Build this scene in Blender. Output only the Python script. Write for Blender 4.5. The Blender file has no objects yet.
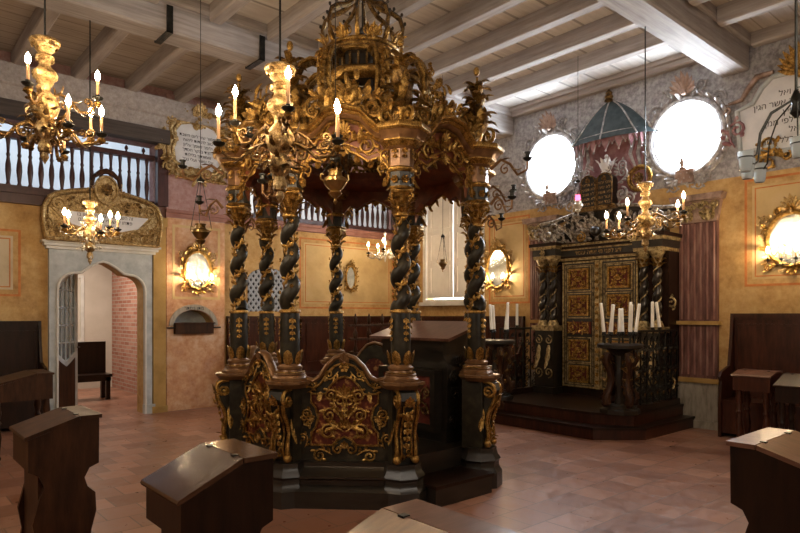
import bpy, math, random
from math import sin, cos, pi, radians
from mathutils import Vector, Matrix
from mathutils.geometry import tessellate_polygon
random.seed(7)
S = bpy.context.scene
COL = S.collection

# ------------------------------------------------------------------ camera, world, lights, exposure
cam_d = bpy.data.cameras.new('camera'); cam = bpy.data.objects.new('camera', cam_d); COL.objects.link(cam)
S.camera = cam
cam_d.sensor_width = 36; cam_d.lens = 618 / 800 * 36
cam_d.shift_y = 48.5 / 800
cam_d.clip_start = .05
cam.location = (0, 0, 1.5)
cam.rotation_euler = (radians(90), 0, -math.atan2(.6567, .7545))

S.view_settings.view_transform = 'Standard'
S.view_settings.look = 'None'
S.view_settings.gamma = 1
S.view_settings.use_curve_mapping = False
S.view_settings.exposure = 0.72
S.cycles.sample_clamp_indirect = 6
S.cycles.max_bounces = 8

BULB = 250          # candle bulbs
OVAL = 30            # daylight in the oval windows
W = bpy.data.worlds.new('world'); S.world = W; W.use_nodes = True
W.node_tree.nodes['Background'].inputs[0].default_value = (.75, .85, 1, 1)
W.node_tree.nodes['Background'].inputs[1].default_value = .6

def area(name, loc, to, sx, sy, power, color):
    l = bpy.data.lights.new(name, 'AREA'); l.shape = 'RECTANGLE'; l.size = sx; l.size_y = sy
    l.energy = power; l.color = color
    o = bpy.data.objects.new(name, l); COL.objects.link(o); o.location = loc
    o.rotation_euler = (Vector(to) - Vector(loc)).to_track_quat('-Z', 'Y').to_euler()
    return o
REAR_FILL = 3.6          # added fill light: glowing panes on the two walls out of view
area('gallery_fill', (2.2, 10.15, 4.7), (2.2, 11.6, 3.9), 3.2, .3, 34, (.80, .90, 1))  # added area lights that brighten the gallery walls, no source in view
area('gallery_fill', (6.4, 10.15, 4.7), (6.4, 11.6, 3.9), 3.2, .3, 40, (1, .95, .88))
area('corridor_fill', (2.7, 12.2, 2.85), (2.9, 12.3, 0), .8, .8, 38, (1, .86, .72))  # light added for the corridor beyond the door, no fitting seen there

# ------------------------------------------------------------------ materials
def new_mat(name):
    m = bpy.data.materials.new(name); m.use_nodes = True
    nt = m.node_tree
    return m, nt, nt.nodes['Principled BSDF']
def setp(b, rough=.5, metal=0., spec=.5):
    b.inputs['Roughness'].default_value = rough; b.inputs['Metallic'].default_value = metal
    b.inputs['Specular IOR Level'].default_value = spec
def N(nt, t, **kw):
    n = nt.nodes.new(t)
    for k, v in kw.items(): setattr(n, k, v)
    return n
def coords(nt, kind='Object', scale=(1, 1, 1), rot=(0, 0, 0)):
    tc = N(nt, 'ShaderNodeTexCoord'); mp = N(nt, 'ShaderNodeMapping')
    mp.inputs['Scale'].default_value = scale; mp.inputs['Rotation'].default_value = rot
    nt.links.new(tc.outputs[kind], mp.inputs[0]); return mp.outputs[0]
def ramp(nt, fac, stops):
    r = N(nt, 'ShaderNodeValToRGB'); e = r.color_ramp.elements
    e[0].position, e[0].color = stops[0][0], (*stops[0][1], 1)
    e[1].position, e[1].color = stops[-1][0], (*stops[-1][1], 1)
    for p, c in stops[1:-1]:
        x = e.new(p); x.color = (*c, 1)
    nt.links.new(fac, r.inputs[0]); return r.outputs[0]
def noise(nt, vec, scale, detail=5, rough=.6):
    n = N(nt, 'ShaderNodeTexNoise'); n.inputs['Scale'].default_value = scale
    n.inputs['Detail'].default_value = detail; n.inputs['Roughness'].default_value = rough
    nt.links.new(vec, n.inputs['Vector']); return n.outputs['Fac']
def bump(nt, b, h, strength=.3, dist=.01):
    n = N(nt, 'ShaderNodeBump'); n.inputs['Strength'].default_value = strength; n.inputs['Distance'].default_value = dist
    nt.links.new(h, n.inputs['Height']); nt.links.new(n.outputs[0], b.inputs['Normal'])
def mixc(nt, fac, a, b, mode='MIX'):
    m = N(nt, 'ShaderNodeMix', data_type='RGBA', blend_type=mode)
    for i, v in ((0, fac), (6, a), (7, b)):
        if isinstance(v, (int, float)): m.inputs[i].default_value = v
        elif isinstance(v, tuple): m.inputs[i].default_value = (*v, 1)
        else: nt.links.new(v, m.inputs[i])
    return m.outputs[2]
def mottled(name, c1, c2, c3=None, scale=3, rough=.7, metal=0, bstr=.2, bscale=None, spec=.4, stretch=(1, 1, 1), bd=.01):
    m, nt, b = new_mat(name); setp(b, rough, metal, spec)
    v = coords(nt, scale=stretch); f = noise(nt, v, scale)
    st = [(.3, c1), (.7, c2)] if c3 is None else [(.25, c1), (.5, c2), (.75, c3)]
    nt.links.new(ramp(nt, f, st), b.inputs['Base Color'])
    if bstr: bump(nt, b, noise(nt, v, bscale or scale * 6), bstr, bd)
    return m
def glow(name, col, strength):
    m, nt, b = new_mat(name)
    b.inputs['Base Color'].default_value = (*col, 1)
    b.inputs['Emission Color'].default_value = (*col, 1); b.inputs['Emission Strength'].default_value = strength
    return m
M = {}
def gilt(name, dark, mid, hi, metal=.85, rough=.33, dirt=.75):
    m, nt, b = new_mat(name); setp(b, rough, metal, .5); v = coords(nt)
    f = noise(nt, v, 22, 4, .6); f2 = noise(nt, v, 90, 4, .7)
    c = mixc(nt, ramp(nt, f2, [(.40, (dirt,) * 3), (.56, (0,) * 3)]), ramp(nt, f, [(.30, dark), (.48, mid), (.72, hi)]), dark)
    nt.links.new(c, b.inputs['Base Color'])
    nt.links.new(ramp(nt, f2, [(.3, (rough + .22,) * 3), (.7, (rough - .06,) * 3)]), b.inputs['Roughness'])
    bump(nt, b, f2, .55, .006); return m
M['gold'] = gilt('gilding', (.085, .042, .012), (.42, .235, .055), (.78, .50, .16))
M['pale_gold'] = gilt('pale_gilding', (.15, .085, .03), (.52, .35, .14), (.78, .60, .32), .65, .38)
M['old_gold'] = gilt('worn_gilding', (.035, .020, .010), (.20, .11, .035), (.52, .34, .12), .75, .35)
M['ark_gold'] = gilt('dull_ark_gilding', (.07, .05, .025), (.38, .28, .13), (.72, .59, .32), .6, .36, .35)
M['arkscroll'] = gilt('silver_brown_scrollwork', (.06, .045, .035), (.32, .27, .21), (.72, .67, .58), .4, .36, .4)
M['silver'] = mottled('silvered_wood', (.42, .36, .28), (.72, .66, .55), (.85, .80, .72), 12, .35, .7, .4, 50)
M['brass'] = mottled('aged_brass', (.22, .14, .05), (.45, .31, .13), None, 8, .28, .95, .1)
M['iron'] = mottled('black_iron', (.015, .016, .015), (.055, .055, .05), None, 12, .32, .8, .3)
M['darkgreen'] = mottled('dark_green_marbled_wood', (.008, .007, .005), (.026, .022, .015), (.062, .052, .032), 9, .38, 0, .1, 40, .3)
M['black'] = mottled('ebonised_wood', (.010, .008, .006), (.028, .022, .016), None, 5, .28, 0, .15, 30, .6, (1, 1, 4))
M['bronzewood'] = mottled('gilt_brown_moulding', (.10, .045, .02), (.26, .14, .06), None, 12, .32, .35, .15, 40)
M['redmarble'] = mottled('red_marbled_wood', (.055, .012, .005), (.15, .034, .011), (.26, .08, .024), 9, .42, 0, .1, 30, .6)
M['crimson'] = mottled('crimson_ground', (.07, .012, .008), (.16, .028, .015), None, 16, .55, 0, .3, 60)
def wood(name, c1, c2, rough=.35, stretch=(6, 6, 1), scale=3, bs=.15, spec=.5):
    m, nt, b = new_mat(name); setp(b, rough, 0, spec)
    v = coords(nt, scale=stretch); f = noise(nt, v, scale, 8, .65)
    g = noise(nt, coords(nt), 1.7, 3)
    c = mixc(nt, g, ramp(nt, f, [(.3, c1), (.72, c2)]), ramp(nt, f, [(.3, tuple(x * .55 for x in c1)), (.72, c1)]))
    nt.links.new(c, b.inputs['Base Color']); bump(nt, b, f, bs, .004)
    return m
M['darkwood'] = wood('dark_walnut', (.010, .004, .002), (.045, .017, .008), .34, spec=.28)
M['brownwood'] = wood('brown_walnut', (.020, .008, .004), (.125, .050, .020), .42, spec=.22)
M['redwood'] = wood('reddish_walnut', (.030, .009, .005), (.13, .038, .018), .30, spec=.35)
M['lidwood'] = wood('polished_desk_lid', (.05, .022, .012), (.13, .062, .032), .13, (1.5, 8, 8), 3, .25, .7)
M['paledesk'] = wood('worn_pale_desk_top', (.11, .042, .024), (.29, .145, .095), .28, (1.5, 8, 8), 3, .2, .6)
M['balusterwood'] = wood('purple_brown_wood', (.045, .014, .012), (.10, .032, .026), .4)
M['beam'] = wood('limewashed_beam', (.32, .28, .26), (.64, .59, .56), .7, (.6, 9, 9), 2.2, .5, .3)
M['darkbeam'] = wood('weathered_dark_beam', (.055, .043, .038), (.15, .12, .105), .7, (.6, 9, 9), 2.2, .4, .3)
M['joist'] = wood('limewashed_joist', (.36, .31, .28), (.60, .54, .50), .7, (9, .6, 9), 2.2, .5, .3)
M['wax'] = mottled('white_wax', (.88, .87, .82), (.95, .94, .90), None, 5, .4, 0, 0)
M['candle'] = mottled('candle_sleeve', (.50, .26, .12), (.66, .40, .20), None, 8, .5, 0, 0)
M['white'] = mottled('white_marble', (.62, .62, .64), (.80, .79, .78), None, 4, .5, 0, .1)
M['stonegrey'] = mottled('grey_painted_stone', (.33, .36, .37), (.55, .58, .58), None, 6, .6, 0, .2)
M['trimwhite'] = mottled('off_white_paint', (.55, .54, .50), (.72, .70, .65), None, 5, .55, 0, .1)
M['stucco'] = mottled('silvery_stucco', (.13, .12, .12), (.38, .36, .36), (.74, .73, .73), 14, .45, .25, .4, 40)
M['stuccobrown'] = mottled('brown_stucco', (.12, .08, .06), (.32, .21, .16), (.55, .42, .36), 9, .5, .2, .4, 40)
M['teal'] = mottled('teal_painted_stucco', (.02, .035, .042), (.07, .095, .105), None, 8, .5, 0, .2)
M['pink'] = mottled('rose_painted_stucco', (.15, .05, .06), (.30, .14, .15), (.42, .28, .28), 6, .6, 0, .2)
M['mirror'] = mottled('old_mirror_glass', (.34, .37, .38), (.62, .66, .67), None, 9, .10, .9, .1)
M['bulb'] = glow('candle_bulb_glow', (1, .74, .45), BULB)
M['oval'] = glow('daylit_oval_pane', (.80, .90, 1), OVAL)
M['rearfill'] = glow('rear_fill_pane', (1, .89, .76), REAR_FILL)
M['daygap'] = glow('daylit_window_pane', (.92, .96, 1), 5)
M['redlamp'] = glow('red_lamp_glow', (1, .05, .12), 6)
M['ink'] = mottled('black_lettering', (.02, .02, .02), (.05, .05, .05), None, 5, .6, 0, 0)
M['pink_band'] = mottled('dusty_red_band', (.22, .09, .07), (.36, .17, .13), None, 5, .6, 0, .1)
M['ochreline'] = mottled('orange_painted_line', (.42, .13, .03), (.62, .24, .07), None, 9, .7, 0, .1)
M['ochredark'] = mottled('dark_ochre_plaster', (.26, .15, .04), (.42, .26, .08), (.50, .33, .12), 3, .75, 0, .2, 30)
M['tan'] = mottled('pale_ochre_panel', (.46, .31, .13), (.60, .43, .20), (.66, .50, .27), 2.2, .7, 0, .15, 30)
M['tanleft'] = mottled('buff_painted_panel', (.40, .31, .19), (.56, .46, .30), (.60, .50, .35), 2.2, .7, 0, .15, 30)
M['curtain'] = mottled('white_shutter_paint', (.62, .59, .55), (.74, .71, .67), None, 3, .6, 0, .05)
m, nt, b = new_mat('clear_glass_cup'); setp(b, .12); b.inputs['Transmission Weight'].default_value = .55
b.inputs['Base Color'].default_value = (.85, .93, .95, 1); M['glass'] = m
m, nt, b = new_mat('door_pane_glass'); setp(b, .1); b.inputs['Transmission Weight'].default_value = .7
b.inputs['Base Color'].default_value = (.35, .42, .45, 1); M['pane'] = m
m, nt, b = new_mat('blue_grey_lattice'); setp(b, .5); b.inputs['Base Color'].default_value = (.36, .40, .46, 1); M['lattice'] = m
m, nt, b = new_mat('shade_dark_backing'); setp(b, .9); b.inputs['Base Color'].default_value = (.03, .03, .035, 1); M['latticeshade'] = m  # near-black colour stands in for the shade behind the lattice

# terracotta floor: square tiles in running rows
m, nt, b = new_mat('terracotta_tiles'); M['floor'] = m; setp(b, .30, 0, .5)
v = coords(nt)
br = N(nt, 'ShaderNodeTexBrick'); nt.links.new(v, br.inputs['Vector'])
br.offset = .5; br.inputs['Scale'].default_value = 1
br.inputs['Brick Width'].default_value = .30; br.inputs['Row Height'].default_value = .30
br.inputs['Mortar Size'].default_value = .006; br.inputs['Bias'].default_value = 0
br.inputs['Color1'].default_value = (.17, .052, .022, 1); br.inputs['Color2'].default_value = (.42, .20, .125, 1)
br.inputs['Mortar'].default_value = (.10, .055, .035, 1)
f = noise(nt, v, 1.1, 6); f2 = noise(nt, v, 9, 6)
c = mixc(nt, ramp(nt, f, [(.35, (0, 0, 0)), (.7, (.45,) * 3)]), br.outputs['Color'], (.34, .20, .15))
c = mixc(nt, .22, c, ramp(nt, f2, [(.3, (.10, .04, .02)), (.7, (.40, .24, .17))]))
nt.links.new(c, b.inputs['Base Color'])
nt.links.new(ramp(nt, f2, [(.3, (.26,) * 3), (.7, (.46,) * 3)]), b.inputs['Roughness'])
bump(nt, b, mixc(nt, .8, f2, br.outputs['Fac'], 'SUBTRACT'), .25, .004)

# plank ceiling
def plank(name, w, c1, c2, line):
    m, nt, b = new_mat(name); setp(b, .75, 0, .3)
    v = coords(nt); br = N(nt, 'ShaderNodeTexBrick'); nt.links.new(v, br.inputs['Vector'])
    br.offset = 0; br.inputs['Scale'].default_value = 1
    br.inputs['Brick Width'].default_value = 9; br.inputs['Row Height'].default_value = w
    br.inputs['Mortar Size'].default_value = .020 if w > .3 else .009
    br.inputs['Color1'].default_value = (*c1, 1); br.inputs['Color2'].default_value = (*c2, 1); br.inputs['Mortar'].default_value = (*line, 1)
    g = noise(nt, coords(nt, scale=(1, 9, 9)), 2, 8)
    c = mixc(nt, .5, br.outputs['Color'], ramp(nt, g, [(.3, tuple(x * .7 for x in c1)), (.7, c2)]))
    nt.links.new(c, b.inputs['Base Color']); bump(nt, b, br.outputs['Fac'], -.5, .01)
    return m
M['plank'] = plank('limewashed_planks', .20, (.38, .32, .275), (.50, .43, .37), (.13, .10, .08))  # darker: the dimmer light of the outer bays is put into the colour
M['plankwide'] = plank('limewashed_wide_planks', .42, (.62, .57, .53), (.74, .70, .66), (.09, .075, .065))  # lighter: window light on the middle bay is put into the colour

# walls
def wallmat(name, upper, lower, zsplit, band):
    """painted plaster: a lower and an upper colour scheme of the wall's own paint, divided at a height"""
    m, nt, b = new_mat(name); setp(b, .75, 0, .25)
    v = coords(nt); f = noise(nt, v, 2.3, 8, .7); f2 = noise(nt, v, 14, 6, .7)
    lo = mixc(nt, .35, ramp(nt, f, [(.3, lower[0]), (.5, lower[1]), (.72, lower[2])]), ramp(nt, f2, [(.3, lower[0]), (.7, lower[2])]))
    up = mixc(nt, .55, ramp(nt, f, [(.3, upper[0]), (.5, upper[1]), (.72, upper[2])]), ramp(nt, f2, [(.4, upper[0]), (.6, upper[2])]))
    sp = N(nt, 'ShaderNodeSeparateXYZ'); nt.links.new(v, sp.inputs[0])
    gt = N(nt, 'ShaderNodeMath', operation='GREATER_THAN'); nt.links.new(sp.outputs[2], gt.inputs[0]); gt.inputs[1].default_value = zsplit
    nt.links.new(mixc(nt, gt.outputs[0], lo, up), b.inputs['Base Color']); bump(nt, b, f2, .25, .006)
    return m
OCH = ((.26, .13, .04), (.54, .33, .12), (.68, .48, .23))
M['wallA'] = wallmat('ochre_and_rose_plaster', ((.26, .13, .13), (.36, .21, .20), (.42, .29, .27)), OCH, 3.02, None)
M['wallB'] = wallmat('ochre_and_violet_damask_plaster', ((.17, .155, .165), (.34, .325, .335), (.52, .51, .51)), OCH, 3.28, None)
M['pier'] = wallmat('worn_orange_plaster', ((.33, .16, .15), (.44, .26, .24), (.48, .33, .31)), ((.36, .12, .045), (.60, .31, .14), (.80, .64, .48)), 3.02, None)
M['gallery'] = mottled('pale_gallery_plaster', (.52, .56, .60), (.66, .69, .72), None, 2, .8, 0, .1)
M['rear'] = mottled('warm_plaster', (.42, .30, .17), (.55, .42, .26), None, 2, .8, 0, .1)
M['pale'] = mottled('pale_plaster', (.50, .44, .36), (.60, .54, .46), None, 2, .8, 0, .1)
m, nt, b = new_mat('old_red_brick'); M['brick'] = m; setp(b, .9, 0, .2)
br = N(nt, 'ShaderNodeTexBrick'); nt.links.new(coords(nt, rot=(0, radians(90), radians(90))), br.inputs['Vector'])
tc = nt.nodes['Texture Coordinate']
cx = N(nt, 'ShaderNodeSeparateXYZ'); nt.links.new(tc.outputs['Object'], cx.inputs[0])
cb = N(nt, 'ShaderNodeCombineXYZ'); nt.links.new(cx.outputs[1], cb.inputs[0]); nt.links.new(cx.outputs[2], cb.inputs[1])
nt.links.new(cb.outputs[0], br.inputs['Vector'])
br.inputs['Scale'].default_value = 1; br.inputs['Brick Width'].default_value = .26; br.inputs['Row Height'].default_value = .075
br.inputs['Mortar Size'].default_value = .009
br.inputs['Color1'].default_value = (.30, .12, .08, 1); br.inputs['Color2'].default_value = (.42, .22, .16, 1); br.inputs['Mortar'].default_value = (.38, .31, .26, 1)
nt.links.new(br.outputs['Color'], b.inputs['Base Color']); bump(nt, b, br.outputs['Fac'], -.6, .01)
# rose marbled pilasters with flutes and a grey veined foot
M['rose'] = mottled('rose_marbling', (.13, .055, .045), (.28, .135, .11), (.40, .26, .21), 5, .5, 0, .15, 30, .4, (3, 3, .6))
M['rosedark'] = mottled('dark_rose_marbling', (.05, .02, .018), (.15, .065, .055), (.26, .15, .12), 5, .5, 0, .15, 30, .4, (3, 3, .6))
M['veined'] = mottled('grey_veined_marbling', (.17, .15, .12), (.33, .30, .25), (.42, .38, .32), 5, .45, 0, .1, 30, .4, (4, 4, 1))
# red damask panel of the reading platform
m, nt, b = new_mat('red_gold_damask'); M['damask'] = m; setp(b, .45, 0, .4)
f = noise(nt, coords(nt), 26, 3, .5)
nt.links.new(ramp(nt, f, [(.46, (.085, .014, .007)), (.56, (.15, .035, .012)), (.64, (.34, .17, .05))]), b.inputs['Base Color'])

# ------------------------------------------------------------------ mesh builder
class MB:
    def __init__(s, *mats):
        s.v = []; s.f = []; s.mi = []; s.mats = [M[k] if isinstance(k, str) else k for k in mats]; s.st = [Matrix()]
    def push(s, m): s.st.append(s.st[-1] @ m); return s
    def pop(s): s.st.pop(); return s
    def add(s, vs, fs, m=0):
        T = s.st[-1]; o = len(s.v)
        flip = T.determinant() < 0
        s.v.extend([tuple(T @ Vector(p)) for p in vs])
        for f in fs:
            s.f.append(tuple(o + i for i in (reversed(f) if flip else f))); s.mi.append(m)
        return s
    def box(s, x0, x1, y0, y1, z0, z1, m=0):
        return s.add([(x0,y0,z0),(x1,y0,z0),(x1,y1,z0),(x0,y1,z0),(x0,y0,z1),(x1,y0,z1),(x1,y1,z1),(x0,y1,z1)],
                     [(3,2,1,0),(4,5,6,7),(0,1,5,4),(1,2,6,5),(2,3,7,6),(3,0,4,7)], m)
    def lathe(s, prof, n=16, m=0, c=(0, 0), rot=0, a0=0, a1=2 * pi, sx=1, sy=1):
        full = abs(a1 - a0 - 2 * pi) < 1e-6; k = n if full else n + 1
        vs = []
        for r, z in prof:
            for i in range(k):
                a = rot + a0 + (a1 - a0) * i / n
                vs.append((c[0] + r * cos(a) * sx, c[1] + r * sin(a) * sy, z))
        fs = []
        for j in range(len(prof) - 1):
            for i in range(n):
                i2 = (i + 1) % k
                fs.append((j*k+i, j*k+i2, (j+1)*k+i2, (j+1)*k+i))
        if full and tuple(prof[0]) != tuple(prof[-1]):
            if prof[0][0] > 1e-4: fs.append(tuple(reversed(range(k))))
            if prof[-1][0] > 1e-4: fs.append(tuple((len(prof)-1)*k+i for i in range(k)))
        return s.add(vs, fs, m)
    def tube(s, pts, r, n=6, m=0, flat=1., closed=False, ref=None):
        """sweep a round or (flat<1) flattened section along pts"""
        P = [Vector(p) for p in pts]; L = len(P); rings = []
        up = Vector(ref) if ref else None; prev = None
        for i, p in enumerate(P):
            t = (P[(i+1) % L] - P[i-1]) if closed else (P[min(i+1, L-1)] - P[max(i-1, 0)])
            if t.length < 1e-9: t = Vector((0, 0, 1))
            t.normalize()
            if up is None:
                if prev is None:
                    prev = t.orthogonal().normalized()
                u = prev - t * prev.dot(t)
                u = u.normalized() if u.length > 1e-6 else t.orthogonal().normalized()
                prev = u
            else:
                u = up - t * up.dot(t)
                u = u.normalized() if u.length > 1e-6 else t.orthogonal().normalized()
            w = t.cross(u)
            rr = r[i] if isinstance(r, (list, tuple)) else r
            rings.append([p + w * rr * cos(2*pi*k/n) + u * rr * flat * sin(2*pi*k/n) for k in range(n)])
        vs = [q for g in rings for q in g]; fs = []
        R = L if closed else L - 1
        for i in range(R):
            j = (i + 1) % L
            for k in range(n):
                k2 = (k + 1) % n
                fs.append((i*n+k, i*n+k2, j*n+k2, j*n+k))
        if not closed:
            fs.append(tuple(reversed(range(n)))); fs.append(tuple((L-1)*n+k for k in range(n)))
        return s.add(vs, fs, m)
    def ext(s, poly, z0, z1, m=0, holes=()):
        """extrude a 2D outline (local x,y) between z0 and z1"""
        loops = [list(poly)] + [list(h) for h in holes]
        flat = [p for l in loops for p in l]
        tris = tessellate_polygon([[Vector((x, y, 0)) for x, y in l] for l in loops])
        n = len(flat)
        vs = [(x, y, z1) for x, y in flat] + [(x, y, z0) for x, y in flat]
        fs = []
        for t in tris:
            a, b_, c_ = [Vector(flat[i]) for i in t]
            if (b_ - a).cross(c_ - a) < 0: t = (t[0], t[2], t[1])
            fs.append(tuple(t)); fs.append(tuple(n + i for i in reversed(t)))
        o = 0
        for li, l in enumerate(loops):
            A = sum(l[i-1][0]*l[i][1] - l[i][0]*l[i-1][1] for i in range(len(l)))
            ccw = A > 0
            if li: ccw = not ccw
            k = len(l)
            for i in range(k):
                j = (i + 1) % k
                q = (n+o+i, n+o+j, o+j, o+i)
                fs.append(q if ccw else tuple(reversed(q)))
            o += k
        return s.add(vs, fs, m)
    def leaf(s, p, d, up, L, W, curl=1.2, m=0, n=6, lobes=3, th=.22):
        """a carved acanthus leaf: ridged, lobed, curling towards up"""
        p = Vector(p); d = Vector(d).normalized(); up = Vector(up); up = (up - d * up.dot(d)).normalized()
        side = d.cross(up); vs = []; fs = []; q = p.copy()
        for i in range(n + 1):
            t = i / n; a = curl * t ** 1.6
            dd = d * cos(a) + up * sin(a); nn = up * cos(a) - d * sin(a)
            if i: q = q + dd * (L / n)
            w = W * .5 * (sin(pi * (.12 + .86 * t)) ** .7) * (1 - .3 * abs(cos(lobes * pi * t)))
            vs += [q - side * w, q + nn * w * th * 2, q + side * w, q - nn * w * th]
        for i in range(n):
            for k in range(4):
                k2 = (k + 1) % 4
                fs.append((i*4+k, i*4+k2, (i+1)*4+k2, (i+1)*4+k))
        fs += [(3, 2, 1, 0), (n*4, n*4+1, n*4+2, n*4+3)]
        fs = [tuple(reversed(f)) for f in fs]
        return s.add(vs, fs, m)
    def ball(s, c, r, n=8, m=0, sz=1):
        k = max(4, n // 2 + 1)
        prof = [(r * sin(pi * i / k), c[2] - r * sz * cos(pi * i / k)) for i in range(k + 1)]
        prof[0] = (0.0001, prof[0][1]); prof[-1] = (0.0001, prof[-1][1])
        return s.lathe(prof, n, m, (c[0], c[1]))
    # --- carved ornament in the local x,y plane, z outwards
    def cscroll(s, x, y, r, a0, turns=1.4, sgn=1, th=None, m=0, z=0, tail=.9):
        th = th or r * .2; pts = []; rr = []; n = int(10 * turns) + 5
        for i in range(n + 1):
            t = i / n; a = a0 + sgn * turns * 2 * pi * t; R = r * (1 - .82 * t)
            pts.append((x + R * cos(a), y + R * sin(a), z + th * .5 + r * .1 * t)); rr.append(th * (1 - .35 * t) * (.55 + .45 * min(1, t * 5)))
        s.tube(pts, rr, 6, m, ref=(0, 0, 1))
        s.ball(pts[-1], th * 1.2, 6, m)
        return s
    def spray(s, x, y, ang, size, sgn=1, m=0, z=0, nl=5):
        """acanthus C-scroll: a spiral whose outer stem throws off leaves"""
        ca, sa = cos(ang), sin(ang)
        def W_(u, v): return (x + (u * ca - v * sgn * sa), y + (u * sa + v * sgn * ca))
        pts = []; rr = []; n = 22
        for i in range(n + 1):
            t = i / n
            if t < .4:
                u = size * t / .4 * .55; v = size * .18 * sin(pi * t / .4 * .5)
            else:
                k = (t - .4) / .6; a = pi / 2 - k * 2.6 * pi; R = size * .28 * (1 - .75 * k)
                u = size * .55 + R * cos(a); v = size * .18 - size * .28 + R * sin(a)
            w = W_(u, v); pts.append((w[0], w[1], z + size * .05)); rr.append(size * .045 * (.5 + min(t * 3, 1) * .6))
        s.tube(pts, rr, 5, m, ref=(0, 0, 1))
        s.ball(pts[-1], size * .06, 6, m)
        for k in range(nl):
            i = 2 + int(k * 13 / max(1, nl - 1)); q = Vector(pts[i]); t = (Vector(pts[i+1]) - Vector(pts[i-1])).normalized()
            nn = Vector((-t.y, t.x, 0)) * sgn
            d = t * .8 + nn * .9
            s.leaf(q, d, (0, 0, 1), size * (.34 - .03 * k), size * .17, .9, m, 4, 2)
        return s
    def palmette(s, x, y, ang, size, n=7, m=0, z=0, spread=2.2):
        for i in range(n):
            a = ang + spread * (i / (n - 1) - .5); l = size * (1 - .35 * abs(i / (n - 1) - .5) * 2)
            s.leaf((x, y, z), (cos(a), sin(a), .12), (0, 0, 1), l, size * 2.7 / n, .55, m, 5, 1, .2)
        s.ball((x, y, z + size * .08), size * .13, 8, m)
        return s
    def rosette(s, x, y, r, m=0, z=0, n=6):
        for i in range(n):
            a = 2 * pi * i / n; s.leaf((x, y, z), (cos(a), sin(a), .1), (0, 0, 1), r, r * .8, .8, m, 4, 1)
        s.ball((x, y, z + r * .15), r * .28, 8, m)
        return s
    def drop(s, x, y, L, w, m=0, z=0, n=3):
        for i in range(n):
            t = i / n; yy = y - L * t; k = 1 - .4 * t
            for a in (-2.3, -pi / 2, -.85):
                s.leaf((x, yy, z), (cos(a), sin(a), .1), (0, 0, 1), L / n * .9 * k, w * .55 * k, .5, m, 4, 1)
            s.ball((x, yy, z + w * .1), w * .15, 6, m)
        return s
    def build(s, name, parent=None, smooth=40, kind=None):
        me = bpy.data.meshes.new(name); me.from_pydata(s.v, [], s.f)
        for k in s.mats: me.materials.append(k)
        me.polygons.foreach_set('material_index', s.mi)
        if smooth:
            me.polygons.foreach_set('use_smooth', [True] * len(s.f)); me.update(); me.set_sharp_from_angle(angle=radians(smooth))
        me.update()
        o = bpy.data.objects.new(name, me); COL.objects.link(o)
        if parent: o.parent = parent
        if kind: o['kind'] = kind
        return o

def foliage(mb, x, y, w, h, n, m=0, z=0, seed=1, L=.12, base=None, out=.55):
    """dense carved foliage over a patch of the local x,y plane, leaves streaming away from a root"""
    rnd = random.Random(seed); bx, by = base or (x, y - h * .6)
    for i in range(n):
        u = rnd.uniform(-1, 1); v = rnd.uniform(-1, 1)
        px, py = x + u * w * .5 * (1 - .3 * abs(v)), y + v * h * .5
        d = Vector((px - bx, py - by, 0)); d = d.normalized() if d.length > 1e-4 else Vector((0, 1, 0))
        d = Matrix.Rotation(rnd.uniform(-.9, .9), 3, 'Z') @ d; l = L * rnd.uniform(.7, 1.3)
        mb.leaf((px - d.x * l * .4, py - d.y * l * .4, z + rnd.uniform(-.01, .02)), (d.x, d.y, rnd.uniform(.1, out)), (0, 0, 1), l, l * rnd.uniform(.42, .62), rnd.choice((-1.5, -1.1, -.8, 1.0)), m if i % 3 else m, 5, 2, .2)
        if i % 5 == 0: mb.cscroll(px, py, l * .32, rnd.uniform(0, 6), 1.2, rnd.choice((1, -1)), l * .075, m, z + .015)
def T(x=0, y=0, z=0): return Matrix.Translation((x, y, z))
def RZ(a): return Matrix.Rotation(a, 4, 'Z')
def RX(a): return Matrix.Rotation(a, 4, 'X')
def RY(a): return Matrix.Rotation(a, 4, 'Y')
def SC(x, y, z): return Matrix.Diagonal((x, y, z, 1))
MX = SC(-1, 1, 1)
def frame(o, right, up):
    r = Vector(right).normalized(); u = Vector(up).normalized(); n = r.cross(u)
    m = Matrix.Identity(4)
    for i in range(3): m[i][0] = r[i]; m[i][1] = u[i]; m[i][2] = n[i]; m[i][3] = o[i]
    return m
def FA(X, Z=0, off=0): return frame((X, 9.68 - off, Z), (1, 0, 0), (0, 0, 1))      # drawn on the door wall, outwards = -Y
def FB(Y, Z=0, off=0): return frame((8.49 - off, Y, Z), (0, -1, 0), (0, 0, 1))     # drawn on the ark wall, outwards = -X

def tag(o, label, cat, group=None):
    o['label'] = label; o['category'] = cat
    if group: o['group'] = group
    return o
def thing(name, label, cat, loc=(0, 0, 0), rz=0, group=None):
    o = bpy.data.objects.new(name, None); COL.objects.link(o); o.location = loc; o.rotation_euler = (0, 0, rz)
    o.empty_display_size = .1
    return tag(o, label, cat, group)
KIDS = {}
def copy_child(o, parent, loc=None, rz=None):
    c = o.copy(); COL.objects.link(c); c.parent = parent
    if loc is not None: c.location = loc
    if rz is not None: c.rotation_euler = (0, 0, rz)
    return c
def copy_tree(o, parent=None, loc=None, rz=None, label=None):
    c = o.copy(); COL.objects.link(c); c.parent = parent
    if loc is not None: c.location = loc
    if rz is not None: c.rotation_euler = (0, 0, rz)
    if label: c['label'] = label
    for ch in [x for x in COL.objects if x.parent == o]: copy_tree(ch, c)
    return c
def arc(cx, cy, rx, ry, a0, a1, n):
    return [(cx + rx * cos(a0 + (a1 - a0) * i / n), cy + ry * sin(a0 + (a1 - a0) * i / n)) for i in range(n + 1)]
_fc = {}
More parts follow.
